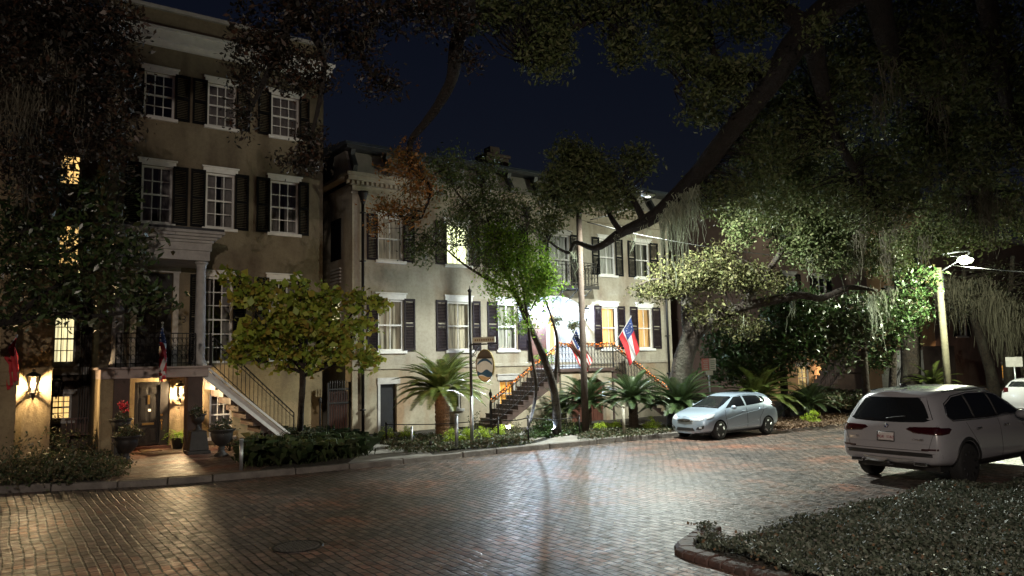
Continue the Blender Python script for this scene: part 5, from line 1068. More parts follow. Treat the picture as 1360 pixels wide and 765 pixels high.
# ---- C: slim street trees in front of the cream house
bc = gp(741, 577)
C1 = [bc, pd(736, 520, 21.5), pd(720, 470, 21.3), pd(700, 425, 21), pd(684, 388, 20.7), pd(668, 350, 20.5), pd(650, 300, 20.4), pd(640, 250, 20.4)]
C2 = [pd(736, 520, 21.5), pd(740, 470, 21.5), pd(738, 440, 21.3), pd(725, 400, 21), pd(712, 360, 20.8)]; C3 = [pd(684, 388, 20.7), pd(650, 372, 20.4), pd(615, 350, 20), pd(585, 325, 19.8), pd(560, 310, 19.6)]; C4 = [pd(668, 350, 20.5), pd(690, 320, 20.6), pd(705, 290, 20.7)]; C5 = [pd(650, 300, 20.4), pd(610, 260, 20.2), pd(590, 225, 20.2)]; C6 = [pd(590, 225, 20.2), pd(560, 240, 19.9), pd(530, 262, 19.7)]
bC = [(600, 235, 20.2, 34, 38, .7, 60), (640, 265, 20.4, 36, 40, .7, 80), (675, 285, 20.6, 30, 34, .7, 60), (612, 300, 20.1, 36, 30, .7, 60), (565, 325, 19.7, 28, 24, .5, 40), (650, 330, 20.4, 34, 34, .7, 65), (648, 222, 20.4, 20, 20, .5, 18)]
tree('street_tree', bc, 'slim leaning street tree with olive green crown before the cream house', [(C1, [.13, .115, .10, .085, .07, .055, .04, .02]), (C2, [.06, .05, .04, .03, .015]), (C3, [.05, .04, .03, .02, .01]), (C4, [.04, .03, .015]), (C5, [.035, .025, .012]), (C6, [.02, .015, .008])], bC, LM['mixed'], MT['bark'], 20, .15, .085, twig=.5, twr=.008,
     moss=[([pd(700, 335, 20.8), pd(690, 330, 20.8)], 16, .8, .05, .008), ([pd(575, 345, 19.7), pd(565, 350, 19.7)], 8, .5, .04, .008)], mossm=MT['moss'])
bo = gp(700, 574)
tree('street_tree', bo, 'young street tree with vivid green lit leaves left of the arched porch', [([bo, pd(712, 520, 21.2), pd(706, 470, 21), pd(700, 420, 20.6), pd(692, 370, 20.4), pd(684, 330, 20.3)], [.05, .045, .04, .035, .025, .012]), ([pd(700, 420, 20.6), pd(720, 385, 20.4), pd(735, 365, 20.3)], [.025, .018, .01]), ([pd(692, 370, 20.4), pd(665, 345, 20.2), pd(655, 320, 20.1)], [.02, .015, .01])],
     [(690, 350, 20.3, 42, 40, .7, 130), (665, 320, 20.2, 30, 28, .5, 60), (722, 372, 20.4, 26, 26, .6, 50), (700, 392, 20.5, 30, 16, .5, 30), (655, 380, 20.4, 22, 22, .5, 24), (690, 425, 20.8, 30, 14, .4, 16)], LM['bright'], MT['bark'], 22, .14, .085, twig=.5, twr=.007)
DENS = .9
# ---- D: ornamental yellow-green tree left of centre
bd_ = gp(398, 585)
D1 = [bd_, pd(400, 540, 19.6), pd(402, 500, 19.5), pd(398, 470, 19.4), pd(392, 430, 19.3)]
arms = [[pd(400, 490, 19.5), pd(370, 455, 19.2), pd(345, 420, 19), pd(322, 385, 18.9), pd(303, 366, 18.8)], [pd(400, 480, 19.4), pd(400, 430, 19.3), pd(398, 390, 19.2), pd(396, 372, 19.1)], [pd(402, 490, 19.5), pd(425, 450, 19.4), pd(440, 420, 19.3), pd(430, 384, 19.2)], [pd(402, 495, 19.5), pd(440, 455, 19.6), pd(465, 420, 19.6), pd(484, 392, 19.6)], [pd(402, 500, 19.5), pd(450, 470, 19.7), pd(478, 430, 19.8), pd(502, 398, 19.8)], [pd(400, 495, 19.5), pd(350, 470, 19.2), pd(315, 460, 19), pd(298, 470, 19)], [pd(402, 500, 19.5), pd(455, 480, 19.7), pd(490, 470, 19.8), pd(503, 480, 19.8)]]
bD = [(395, 432, 19.3, 56, 30, 1.0, 70), (350, 447, 19.1, 42, 24, .8, 42), (448, 450, 19.5, 44, 28, .8, 42), (395, 472, 19.4, 72, 20, .9, 40), (385, 405, 19.1, 30, 14, .5, 18), (430, 408, 19.3, 26, 14, .5, 16), (328, 395, 18.9, 24, 14, .4, 24), (310, 370, 18.8, 14, 7, .2, 8), (352, 385, 19, 20, 12, .3, 14), (396, 385, 19.2, 10, 12, .3, 9), (432, 395, 19.2, 12, 13, .3, 10), (475, 400, 19.6, 14, 10, .3, 10), (497, 402, 19.8, 12, 7, .2, 8), (482, 432, 19.7, 16, 9, .3, 10), (318, 470, 19, 20, 12, .4, 14), (488, 478, 19.8, 18, 12, .4, 14)]
tree('redbud_tree', bd_, 'small spreading tree with big yellow green leaves hiding the side stair', [(D1, [.10, .085, .08, .06, .04])]+[(a, list(np.linspace(.045, .012, len(a)))) for a in arms], bD, LM['yellow'], MT['bark'], 15, .14, .17, .7, fold=True, twig=.5, twr=.007)
DENS = .42
# ---- E: magnolia at the left edge, dark and glossy
be = np.array([-1.2, 19.6, .12]); 
E1 = [be, be+[.1, -.4, 1.5], pd(-60, 430, 16), pd(-30, 432, 15.2), pd(10, 428, 15), pd(60, 418, 15), pd(110, 420, 15), pd(150, 418, 15), pd(195, 405, 15.1), pd(228, 395, 15.2)]
E2 = [pd(-60, 430, 16), pd(-20, 360, 15.6), pd(30, 310, 15.2), pd(90, 285, 15), pd(130, 260, 15)]; E3 = [pd(10, 428, 15), pd(60, 390, 15), pd(120, 350, 15), pd(170, 320, 15), pd(205, 315, 15)]; E4 = [pd(-20, 360, 15.6), pd(60, 350, 15.3), pd(140, 300, 15.1), pd(160, 250, 15)]
bE = [(50, 345, 15.2, 70, 50, .8, 170), (120, 310, 15, 56, 44, .7, 130), (140, 370, 15, 60, 40, .7, 120), (190, 390, 15.1, 42, 22, .5, 50), (30, 280, 15.3, 50, 36, .7, 90), (60, 410, 15, 70, 20, .6, 50), (175, 330, 15, 40, 20, .5, 42), (150, 255, 15, 30, 30, .5, 36), (210, 405, 15.2, 24, 14, .3, 14), (10, 400, 15.1, 30, 40, .5, 36), (70, 240, 14.8, 50, 30, .6, 50), (130, 425, 15, 70, 12, .4, 22)]
tree('magnolia_tree', be, 'dark glossy magnolia spreading from the left edge before the white portico', [(E1, [.22, .2, .15, .10, .085, .07, .055, .04, .025, .012]), (E2, [.12, .09, .06, .04, .02]), (E3, [.06, .045, .03, .02, .01]), (E4, [.07, .05, .03, .015])], bE, LM['magnolia'], MT['darkbark'], 15, .17, .15, .38, fold=True, twig=.6, twr=.008)
DENS = 1.7
# ---- F: oak behind the hatchback
bf = gp(903, 566); bf[0] += 0
F1_ = [bf, pd(902, 520, 25.2), pd(907, 480, 25.2), pd(918, 445, 25.2), pd(914, 418, 25.2), pd(910, 392, 25.2), pd(904, 368, 25.2)]
F2_ = [pd(916, 450, 25.2), pd(945, 424, 25), pd(985, 408, 25), pd(1030, 398, 25.2), pd(1062, 392, 25.4), pd(1092, 396, 25.6), pd(1128, 382, 25.8), pd(1165, 386, 26)]
F3_ = [pd(985, 408, 25), pd(1020, 360, 25), pd(1050, 310, 25), pd(1060, 250, 25), pd(1070, 200, 25)]; F4_ = [pd(914, 385, 25.2), pd(890, 372, 24.8), pd(865, 372, 24.4), pd(845, 380, 24.1)]
bF = [(900, 370, 24.8, 40, 26, .8, 60), (950, 360, 25, 50, 36, 1., 110), (1000, 375, 25, 44, 26, 1., 70), (872, 385, 24.4, 34, 15, .5, 34), (940, 415, 25, 44, 18, .7, 40), (985, 435, 25, 30, 18, .6, 26)]
bF2 = [(1060, 300, 25, 44, 60, 1.2, 230), (1100, 330, 25, 50, 40, 1., 150), (1050, 240, 25, 40, 40, 1., 110), (1130, 290, 25.3, 50, 60, 1., 170), (990, 290, 25, 34, 40, 1., 80), (1170, 340, 25.8, 40, 30, .8, 80), (1010, 200, 25, 40, 50, 1, 90), (1085, 215, 25, 60, 50, 1, 110)]
treeF = tree('live_oak', bf, 'thick leaning live oak trunk right of the cream house behind the hatchback', [(F1_, [.46, .38, .35, .33, .24, .14, .04]), (F2_, [.27, .22, .17, .15, .13, .12, .10, .05]), (F3_, [.12, .10, .08, .05, .03]), (F4_, [.10, .06, .04, .02])], bF, LM['olive'], MT['bark'], 20, .15, .11, twig=.3, twr=.010,
     moss=[([pd(x, y, 25.6) for x, y in ((1155, 392), (1165, 388), (1175, 386), (1185, 384))], 20, 1.3, .10, .012), ([pd(1160, 400, 25.7)], 26, 2.1, .06, .012), ([pd(985, 420, 25), pd(1052, 400, 25.3)], 14, .9, .06, .01), (blobs_to_clusters([(1120, 330, 25, 60, 30, .8, 10)]), 14, .9, .12, .01)], mossm=MT['moss'])
V, Fc = leaves_at(blobs_to_clusters(bF2), 22, .14, .115); link_mesh('crown', V, Fc, LM['oak'], treeF[0])
# ---- G: magnolias by the far houses
for (bx_, by_), dd, tp, bl, lab, lm in (((1045, 556), 27, (1036, 400), [(1000, 470, 27, 42, 46, .9, 120), (1050, 445, 27, 46, 46, .9, 130), (1030, 490, 27, 30, 12, .5, 14), (960, 470, 26.6, 30, 40, .7, 80), (1060, 410, 27, 50, 30, .8, 70)], 'slim trunked magnolia right of the street sign and behind the hatchback', 'maglit'),
    ((1153, 552), 29, (1145, 400), [(1100, 450, 29, 46, 44, .9, 130), (1140, 420, 29, 40, 36, .9, 90)], 'glossy magnolia in front of the dark stair of the orange basement house', 'magnolia'),
    ((1183, 548), 30, (1190, 380), [(1180, 430, 30, 34, 38, .8, 95), (1215, 372, 30, 28, 20, .6, 60), (1205, 410, 30, 28, 26, .6, 60), (1165, 475, 30, 22, 16, .5, 20)], 'brightly lit magnolia just left of the green utility pole', 'maglit')):
    b0 = gp(bx_, by_); d0 = float(np.dot(b0-EYE, CF)); s_ = d0/dd
    bl = [(a, b, c*s_, d, e, f, g) for a, b, c, d, e, f, g in bl]
    tree('magnolia_tree', b0, lab, [([b0, pd((bx_+tp[0])/2, (by_+tp[1])/2+20, d0), pd(tp[0], tp[1], d0)], [.16, .13, .05])], bl, LM[lm], MT['bark'], 15, .19, .17, .4, fold=True, twig=.7, twr=.012)
DENS = 1.0
# thick far trunk, mossy leaning trees at the far right
bt = gp(1210, 538); dt = float(np.dot(bt-EYE, CF))
tree('live_oak', bt, 'thick straight trunk beside the pinkish lamp left of the green pole', [([bt, pd(1210, 480, dt), pd(1207, 420, dt), pd(1195, 360, dt), pd(1180, 300, dt)], [.5, .42, .4, .34, .2])], [(1190, 290, dt, 60, 36, 1.2, 90), (1260, 300, dt, 50, 30, 1.2, 60)], LM['dark'], MT['bark'], 18, .25, .10, twig=.5, twr=.015)
for (x0, y0), dd, path, lab, bl, mo in (((1322, 530), 40, [(1316, 495), (1308, 468), (1296, 430), (1285, 400), (1280, 360)], 'pale crooked leaning tree hung with thick moss right of the green pole', [(1300, 370, 50, 36), (1265, 400, 24, 30)], [(1290, 385, 30, 26), (1262, 375, 14, 16), (1320, 395, 20, 24)]),
    ((1345, 530), 46, [(1340, 490), (1338, 440), (1342, 390), (1345, 340)], 'moss draped tree behind the far white car at the right edge', [(1350, 390, 40, 40), (1370, 430, 30, 30)], [(1350, 410, 24, 30), (1335, 430, 14, 20)])):
    b0 = gp(x0, y0); d0 = float(np.dot(b0-EYE, CF)); d0 = min(d0, dd+6)
    tree('mossy_oak', b0, lab, [([b0]+[pd(a, b, d0) for a, b in path], list(np.linspace(.3, .1, len(path)+1)))], [(a, b, d0, c, e, 1.5, 60) for a, b, c, e in bl], LM['dark'], MT['bark'], 16, .3, .12, twig=.8, twr=.02, moss=[(blobs_to_clusters([(a, b, d0, c, e, 1.2, 16)]), 24, 2.4, .25, .018) for a, b, c, e in mo], mossm=MT['midmoss'])
# ---- sago palms
def sago(base, h, nf, L_, label, lm, trunk_m, tr=.17, seed=0):
    rg = random.Random(seed); b0 = np.array(base, float); r = empty('sago_palm', b0, label, 'sago palm', 'sago palms in the front beds'); V = []; Fc = []
    mb = MB(); n = 14; prof = [(tr*1.05, 0)]
    for k in range(int(h/.06)): prof += [(tr*(1+.10*(k % 2)+rg.uniform(-.05, .05)), .03+k*.06)]
    prof += [(tr*.6, h+.05)]; mb.lathe(b0, prof, n); mb.build('trunk', trunk_m, r)
    rc = MB()
    for i in range(nf):
        a = 2*math.pi*(i*.382)+rg.uniform(-.15, .15); el = 1.42-1.25*(i/nf)**.8+rg.uniform(-.1, .1); L1 = L_*rg.uniform(.82, 1.08); p = b0+[0, 0, h]; pts = [p.copy()]; ns = 14; e = el
        for s in range(ns): p = p+np.array([math.cos(a)*math.cos(e), math.sin(a)*math.cos(e), math.sin(e)])*L1/ns; e -= .045+.05*(s/ns)+.01; pts.append(p.copy())
        rc.tube(pts[::2], list(np.linspace(.014, .005, len(pts[::2]))), 4, False)
        side = np.array([-math.sin(a), math.cos(a), 0])
        m = 30
        for j in range(m):
            t = .14+.86*j/m; q = t*ns; k = min(int(q), ns-1); c = pts[k]+(pts[k+1]-pts[k])*(q-k); d = pts[k+1]-pts[k]; d /= np.linalg.norm(d); up = np.cross(d, side); up = up if up[2] > 0 else -up
            ll = L_*.15*math.sin(math.pi*min(1, t*.86+.12))**.6
            for sg in (1, -1):
                dr = side*sg*.86+d*.5+up*.28; dr /= np.linalg.norm(dr); w = d*.013*(L_/1.2)
                kx = len(V); V += [c-w, c+w, c+dr*ll*.6+w*.8-[0, 0, .01], c+dr*ll-[0, 0, ll*.16], c+dr*ll*.6-w*.8-[0, 0, .01]]; Fc.append((kx, kx+1, kx+2, kx+3, kx+4))
    rc.build('frond_stem', lm, r); link_mesh('fronds', V, Fc, lm, r); return r
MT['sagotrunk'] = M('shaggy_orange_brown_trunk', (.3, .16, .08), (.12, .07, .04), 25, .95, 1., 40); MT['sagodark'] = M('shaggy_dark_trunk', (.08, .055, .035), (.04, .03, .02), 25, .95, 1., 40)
for i, (px, py, h, nf, L_, lab, lm, tm, tr) in enumerate((
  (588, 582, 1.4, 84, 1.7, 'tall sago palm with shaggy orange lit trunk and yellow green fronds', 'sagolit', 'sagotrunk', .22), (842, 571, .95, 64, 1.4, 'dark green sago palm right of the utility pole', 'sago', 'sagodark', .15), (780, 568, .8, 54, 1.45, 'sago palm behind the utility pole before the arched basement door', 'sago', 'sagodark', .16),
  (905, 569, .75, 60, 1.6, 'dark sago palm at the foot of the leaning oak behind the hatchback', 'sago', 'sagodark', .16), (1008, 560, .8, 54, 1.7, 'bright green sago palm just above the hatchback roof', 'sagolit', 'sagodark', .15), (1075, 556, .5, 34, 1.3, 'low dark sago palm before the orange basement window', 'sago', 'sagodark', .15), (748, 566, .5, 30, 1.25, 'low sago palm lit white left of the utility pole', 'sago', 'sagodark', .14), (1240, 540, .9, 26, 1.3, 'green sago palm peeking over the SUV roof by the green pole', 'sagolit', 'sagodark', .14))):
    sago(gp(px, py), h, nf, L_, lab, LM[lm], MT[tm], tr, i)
# ---- shrubs and ground cover
def shrub(px, py, rx, rz, n, label, lm, size=.05, per=20, spread=.07, name='shrub', group=None, z=.12, ry=None, up=.3, depth=None):
    b0 = gp(px, py, z); r = empty(name, b0, label, 'shrub', group); q = unit(n)*(RNG.uniform(0, 1, n)**.4)[:, None]; q[:, 2] = np.abs(q[:, 2]); C = b0+q*np.array([rx, ry or rx, rz])
    mb = MB(); twigs(mb, [b0+[0, 0, .02]], C, .006, frac=min(1, 24/n)); mb.build('stems', MT['darkbark'], r)
    V, Fc = leaves_at(C, per, spread, size, .5, up=up, flat=(1, 1, .8)); link_mesh('foliage', V, Fc, lm, r); return r
sh = [(20, 640, .8, .75, 60, 'dark shrub at the very left edge by the kerb'), (70, 640, .8, .6, 60, 'low tangled shrub second from the left edge by the kerb'), (122, 636, .7, .5, 55, 'scruffy low shrub left of the two handled black urn'), (60, 612, .9, .95, 70, 'tall azalea shrub below the lit left lantern'), (105, 612, .7, .7, 50, 'azalea shrub before the recessed wing and small bench'), (8, 610, .6, 1.5, 60, 'upright shrub against the left edge under the balcony')]
for px, py, rx, rz, n, lab in sh: shrub(px, py, rx, rz*1.3, int(n*.8), lab, LM['shrub'], .07, 22, .11, group='shrubs before the left houses')
for px, py, rx, lab in ((513, 584, .26, 'lime shrub farthest left, near the black basement door'), (538, 583, .24, 'lime shrub next to the short left post'), (602, 588, .28, 'brightest lime shrub at the foot of the sago palm'), (622, 587, .24, 'round lime shrub right beside the tall silver post'), (642, 585, .24, 'round lime shrub right of the hanging sign post'), (664, 580, .2, 'small lime shrub by the white floodlight'), (797, 574, .2, 'small lime shrub just right of the utility pole'), (817, 573, .22, 'lime shrub between the utility pole and the dark sago'), (866, 571, .28, 'wide lime shrub left of the hatchback bonnet'), (1079, 562, .3, 'lime shrub right of the hatchback under the low sago')):
    shrub(px, py, rx*1.1, rx*1.7, 34, lab, LM['lime'], .04, 34, .045, 'lime_shrub', 'low lime shrubs along the beds')
shrub(632, 572, .35, .6, 26, 'pale feathery shrub behind the lime shrubs', LM['olive'], .05, 18, .08); shrub(680, 576, .5, .35, 40, 'silvery low plant beside the white floodlight', LM['olive'], .06, 18, .08); shrub(722, 572, .5, .55, 40, 'green shrub lit blue by the bright floodlight', LM['maglit'], .07, 18, .09); shrub(752, 574, .4, .75, 30, 'pale wispy shrub just right of the bright floodlight', LM['olive'], .05, 16, .10)
shrub(880, 520, .8, 1.6, 60, 'pale variegated bush at the right corner of the cream house', LM['olive'], .07, 18, .12, z=.12)
shrub(305, 600, .35, 1.2, 16, 'thin twiggy rose bush right of the portico urns', LM['shrub'], .07, 7, .08, name='rose_bush')
def cover(name, region, n, size, h0, h1, m, label, cat='ground cover', blade=False, z=.12):
    """many small leaves over a polygon"""
    P = np.array(region, float); lo = P.min(0); hi = P.max(0); out = []; tot = 0
    while tot < n:
        q = RNG.uniform(lo, hi, (n, 2)); ins = np.zeros(n, bool); j = len(P)-1
        for i in range(len(P)):
            c = ((P[i, 1] > q[:, 1]) != (P[j, 1] > q[:, 1])) & (q[:, 0] < (P[j, 0]-P[i, 0])*(q[:, 1]-P[i, 1])/(P[j, 1]-P[i, 1]+1e-12)+P[i, 0]); ins ^= c; j = i
        out.append(q[ins]); tot += ins.sum()
    q = np.concatenate(out)[:n]+RNG.normal(0, .10, (n, 2))*(1 if blade or n < 20000 else .3); hh = h0+(h1-h0)*(.5+.5*np.sin(q[:, 0]*2.1+np.sin(q[:, 1]*1.7)*1.5)*np.cos(q[:, 1]*2.6+q[:, 0]*.6)); zz = z+hh*RNG.uniform(.25, 1., n)**.6
    C = np.column_stack([q, zz])
    if blade:
        a = RNG.uniform(0, 2*math.pi, n); d = np.stack([np.cos(a), np.sin(a), np.zeros(n)], 1); s = np.stack([-np.sin(a), np.cos(a), np.zeros(n)], 1)*.010; L_ = (RNG.uniform(.35, 1.15, n)*(.75+.35*np.sin(q[:, 0]*9)*np.sin(q[:, 1]*8)))[:, None]*size; B = np.column_stack([q, np.full(n, z)]); m1 = B+d*L_*.3+[0, 0, 1]*L_*.75; t = B+d*L_*.8+[0, 0, 1]*L_*.7
        V = np.stack([B-s, B+s, m1+s, t, m1-s], 1).reshape(-1, 3); o = link_mesh(name, V, np.arange(n*5).reshape(-1, 5), m)
    else:
        V, Fc = leaves_at(C, 1, .02, size, .62, up=.15); o = link_mesh(name, V, Fc, m)
    return tag(o, label, cat, kind='stuff')
isl_poly = offs(ISLo, -.26)+[(34, 3), (13, 2.5), (9.8, 2.6)]
cover('ground_cover', [p for p in isl_poly if p[0] < 21], 105000, .046, .01, .19, LM['cover'], 'low glossy jasmine ground cover filling the near park corner', z=.08)
cover('lily_turf', [tuple(gp(x, y)[:2]) for x, y in ((322, 622), (400, 617), (485, 606), (492, 590), (440, 580), (345, 585), (325, 600))], 4200, .5, 0, 0, LM['grass'], 'dark strappy lily turf under the small yellow green tree', blade=True)
shrub(345, 598, .55, .5, 40, 'rounded dark bush right of the silver post at the left bed', LM['shrub'], .05, 26, .09); shrub(400, 592, .7, .55, 50, 'dark bush at the foot of the yellow green tree', LM['shrub'], .05, 26, .09)
def bed(pts, n, m, lab, size=.07, h=.16): cover('ground_cover', [tuple(gp(x, y)[:2]) for x, y in pts], n, size, .03, h, m, lab)
bed([(560, 603), (700, 591), (705, 582), (640, 575), (500, 580), (520, 600)], 9000, LM['shrub'], 'dark leafy ground cover round the tall sago palm'); bed([(770, 586), (885, 577), (890, 568), (780, 566)], 7000, LM['shrub'], 'dark ground cover between the utility pole and the hatchback'); bed([(700, 584), (770, 577), (775, 565), (720, 566)], 4000, LM['maglit'], 'green ground cover round the bluish floodlight', .08); bed([(0, 648), (160, 635), (170, 612), (110, 600), (0, 605)], 12000, LM['shrub'], 'tangled ground cover before the left houses', .06, .3)
LM['litterdark'] = leaf_mat('old_fallen_leaf', [(.12, .07, .04), (.18, .11, .06), (.08, .05, .03)], .7, .1)
bed([(1030, 571), (1120, 563), (1118, 550), (1035, 556)], 6000, LM['litterdark'], 'dry leaf litter in the bed right of the hatchback', .08, .06)
cover('hedge_mass', [tuple(gp(x, y)[:2]) for x, y in ((1045, 556), (1150, 552), (1150, 540), (1050, 543))], 14000, .12, .5, 1.0, LM['shrub'], 'low dark green hedge before the orange basement house', 'hedge')
cover('leaf_litter', [p for p in isl_poly if p[0] < 21], 2200, .05, .03, .18, LM['litterdark'], 'dry brown leaves caught in the jasmine of the near park corner', 'leaves', z=.08)
# fallen leaves on the bricks
q = RNG.uniform([-3, 4], [28, 17], (2600, 2)); q2 = np.array([kat(s)[0]+np.array([kat(s)[1][1], -kat(s)[1][0]])*abs(RNG.normal(0, .35)) for s in RNG.uniform(45, 95, 1500)])
q = np.concatenate([q, q2]); n = len(q); a = RNG.uniform(0, 6.28, n); L_ = (RNG.uniform(.012, .035, n))[:, None]; d = np.stack([np.cos(a), np.sin(a), RNG.uniform(-.1, .3, n)], 1)*L_; s = np.stack([-np.sin(a), np.cos(a), RNG.uniform(-.2, .3, n)], 1)*L_*.5; P = np.column_stack([q, np.full(n, .014)])
tag(link_mesh('fallen_leaves', np.stack([P-d, P+s, P+d, P-s], 1).reshape(-1, 3), np.arange(n*4).reshape(-1, 4), LM['litter']), 'small fallen leaves scattered over the brick street', 'leaves', kind='stuff')
# ------------------------------------------------------------------ urns, posts, signs, flags
def urn(x, y, z, s, label, prof=None, base=True, m='blackpot'):
    r = empty('garden_urn', (x, y, z), label, 'urn', 'urns round the portico door'); mb = MB()
    prof = prof or [(.16, .0), (.16, .04), (.09, .10), (.06, .16), (.08, .20), (.06, .22), (.14, .28), (.22, .38), (.25, .52), (.24, .56), (.31, .60), (.31, .63), (.27, .63), (.25, .58)]
    mb.lathe((x, y, z), [(a*s, b*s) for a, b in prof], 24); o = mb.build('bowl', MT[m], r, True); return r
def urn_plant(parent_label, x, y, z, rx, rz, n, lm, size, per=14, name='potted_plant', up=.4):
    r = empty(name, (x, y, z), parent_label, 'plant'); q = unit(n)*(RNG.uniform(0, 1, n)**.4)[:, None]; q[:, 2] = np.abs(q[:, 2]); C = np.array([x, y, z])+q*[rx, rx, rz]; mb = MB(); twigs(mb, [np.array([x, y, z-.03])], C, .006, frac=.6); mb.build('stems', MT['darkbark'], r)
    V, Fc = leaves_at(C, per, .05, size, .45, up=up); link_mesh('foliage', V, Fc, lm, r); return r
u1 = gp(167, 616, .12); x, y = float(u1[0]), float(u1[1])
urn(x, y, .12, 1.12, 'big low black urn nearest the street, left of the brick path'); urn_plant('bushy mixed plant with white blooms in the big low black urn', x, y, .80, .36, .32, 34, LM['shrub'], .08); 
m = MB()
def at_h(px, py, Y): p = wp(px, py, Y); return float(p[0]), float(p[1]), float(p[2])
ux, uy, uz = at_h(161, 556, YP-.25); MB_ = MB(); r = empty('urn_pedestal', (ux, uy, .12), 'tall dark pedestal against the left portico pier', 'pedestal'); MB_.box(ux-.22, ux+.22, uy-.2, uy+.2, .12, .24); MB_.box(ux-.17, ux+.17, uy-.16, uy+.16, .24, uz-.66); MB_.box(ux-.2, ux+.2, uy-.19, uy+.19, uz-.66, uz-.6); MB_.build('pedestal_block', MT['blackpot'], r, bevel=.02)
urn(ux, uy, uz-.6, .95, 'black urn with red flowers raised on the left pedestal'); urn_plant('red flowering plant in the raised left urn', ux, uy, uz-.05, .16, .30, 16, LM['shrub'], .07); urn_plant('spike of red petals above the raised left urn', ux+.02, uy-.05, uz+.25, .10, .2, 10, LM['red'], .06, 12, 'red_flower')
vx, vy, vz = at_h(263, 550, YP-.25); r = empty('urn_pedestal', (vx, vy, .12), 'dark square pedestal before the right portico pier', 'pedestal'); q = MB(); q.box(vx-.3, vx+.3, vy-.28, vy+.28, .12, .22); q.prism([(vx-.26, vy-.24, .22), (vx+.26, vy-.24, .22), (vx+.2, vy-.18, .75), (vx-.2, vy-.18, .75)], (0, .4, 0)); q.build('pedestal_block', MT['blackpot'], r, bevel=.02)
urn(vx, vy, .75, (vz-.75)/.63, 'tall black urn on a square pedestal before the right pier'); urn_plant('low sparse plant in the tall urn before the right pier', vx, vy, vz-.05, .26, .25, 18, LM['shrub'], .07)
w1 = gp(294, 606, .12); urn(float(w1[0]), float(w1[1]), .12, 1.15, 'slender footed black urn right of the door, by the window'); urn_plant('leafy dark plant in the slender footed urn', float(w1[0]), float(w1[1]), .80, .3, .3, 26, LM['shrub'], .08)
s1 = gp(36, 560, 1.3); 
# fern by the door
f1 = wp(236, 590, YL-.45); r = empty('fern', (f1[0], f1[1], .13), 'bright green fern in a dark pot beside the panelled door', 'fern'); MB().lathe((f1[0], f1[1], .13), [(.13, 0), (.18, .3), (.2, .32), (.17, .32)], 14).build('pot', MT['blackpot'], r, True); V = []; Fc = []
for i in range(46):
    a = random.uniform(0, 6.28); e = random.uniform(.5, 1.4); p = np.array([f1[0], f1[1], .43]); L1 = random.uniform(.4, .62)
    for s in range(8):
        d = np.array([math.cos(a)*math.cos(e), math.sin(a)*math.cos(e), math.sin(e)]); sd = np.array([-math.sin(a), math.cos(a), 0])*.055*math.sin(math.pi*(s+1)/9.2); k = len(V)
        for sg in (1, -1): k = len(V); V += [p, p+d*L1/8*.6, p+sd*sg+d*.03, p+sd*sg*.5]; Fc.append((k, k+1, k+2, k+3))
        p = p+d*L1/8; e -= .26
link_mesh('fronds', V, Fc, LM['bright'], r)
# posts
def post(px, py, top, rad_, m, label, name='post', cap=True):
    p = gp(px, py); d = float(np.dot(p-EYE, CF)); h = (py-top)*d/FPX; r = MB(); r.tube([(p[0], p[1], .05), (p[0], p[1], .12+h)], rad_, 10)
    r.lathe((p[0], p[1], .12+h), [(rad_*1.15, -.03), (rad_*1.15, .01), (rad_*.5, .03)], 10); o = r.build(name, m, None, True); return tag(o, label, 'post'), p, h
post(320, 625, 584, .045, MT['steel'], 'plain silver post at the kerb left of the lily turf')
post(606.5, 597, 551, .05, MT['steel'], 'tallest silver post, right before the tall sago palm')
post(547, 589, 568, .035, MT['steel'], 'short silver post left of the tall sago palm'); post(829, 578, 540, .045, M('beige_post_paint', (.45, .42, .34), rough=.6), 'beige post between two dark sago palms right of the pole')
rope = []
for px, py, tp, lab in ((513, 586, 562, 'thin black fence post near the black basement door'), (662, 583, 555, 'thin black fence post by the white floodlight'), (702, 588, 553, 'thick black post at the corner of the path by the kerb'), (770, 578, 552, 'black fence post hidden beside the utility pole')):
    o, p, h = post(px, py, tp, .028, MT['iron'], lab, 'fence_post'); rope.append((p[0], p[1], .12+h-.05))
for a, b_, lab in ((rope[0], rope[1], 'sagging thin rail from the left black post to the floodlight'), (rope[1], rope[2], 'short rail before the stair path'), (rope[2], rope[3], 'rail between the path corner post and utility pole')):
    a = np.array(a); b_ = np.array(b_); m_ = (a+b_)/2-[0, 0, .06]; P = spline([a, m_, b_], 6); V, Fc = tube_mesh(P, .014, 6); tag(link_mesh('fence_rail', V, Fc, MT['iron'], None, True), lab, 'rail')
# hanging oval inn sign
sp = gp(627, 590); sx, sy = float(sp[0]), float(sp[1]); zt = wz(626, 388, sy); r = empty('hanging_sign', (sx, sy, .12), 'oval pictorial sign hanging from a black post before the cream house', 'sign')
q = MB(); q.tube([(sx, sy, .05), (sx, sy, zt)], .045, 10); q.lathe((sx, sy, zt), [(.05, 0), (.07, .05), (.02, .1), (.005, .2)], 10); q.build('post', MT['iron'], r, True); MB().tube([(sx, sy, .05), (sx, sy, 1.5)], .052, 10).build('post_sleeve', MT['steel'], r, True)
zb = wz(637, 457, sy-.4); q = MB(); q.bar((sx, sy, zb), (sx, sy-.95, zb), .04); q.tube(spline([(sx, sy, zb-.45), (sx, sy-.12, zb-.25), (sx, sy-.3, zb-.05)], 5), .015, 5)
for k in range(3): q.tube([(sx, sy-.12+.09*math.cos(a), zb-.22-.2*k+.09*math.sin(a)) for a in np.linspace(0, 5.5, 10)], .01, 5)
q.build('bracket', MT['iron'], r); bd_ = MB(); bd_.box(sx-.02, sx+.02, sy-.85, sy-.1, zb+.045, zb+.20); MT['signcream'] = M('cream_sign_paint', (.62, .6, .5), (.5, .5, .42), 9, .6); b1 = bd_.build('name_board', MT['signcream'], r)
q = MB()
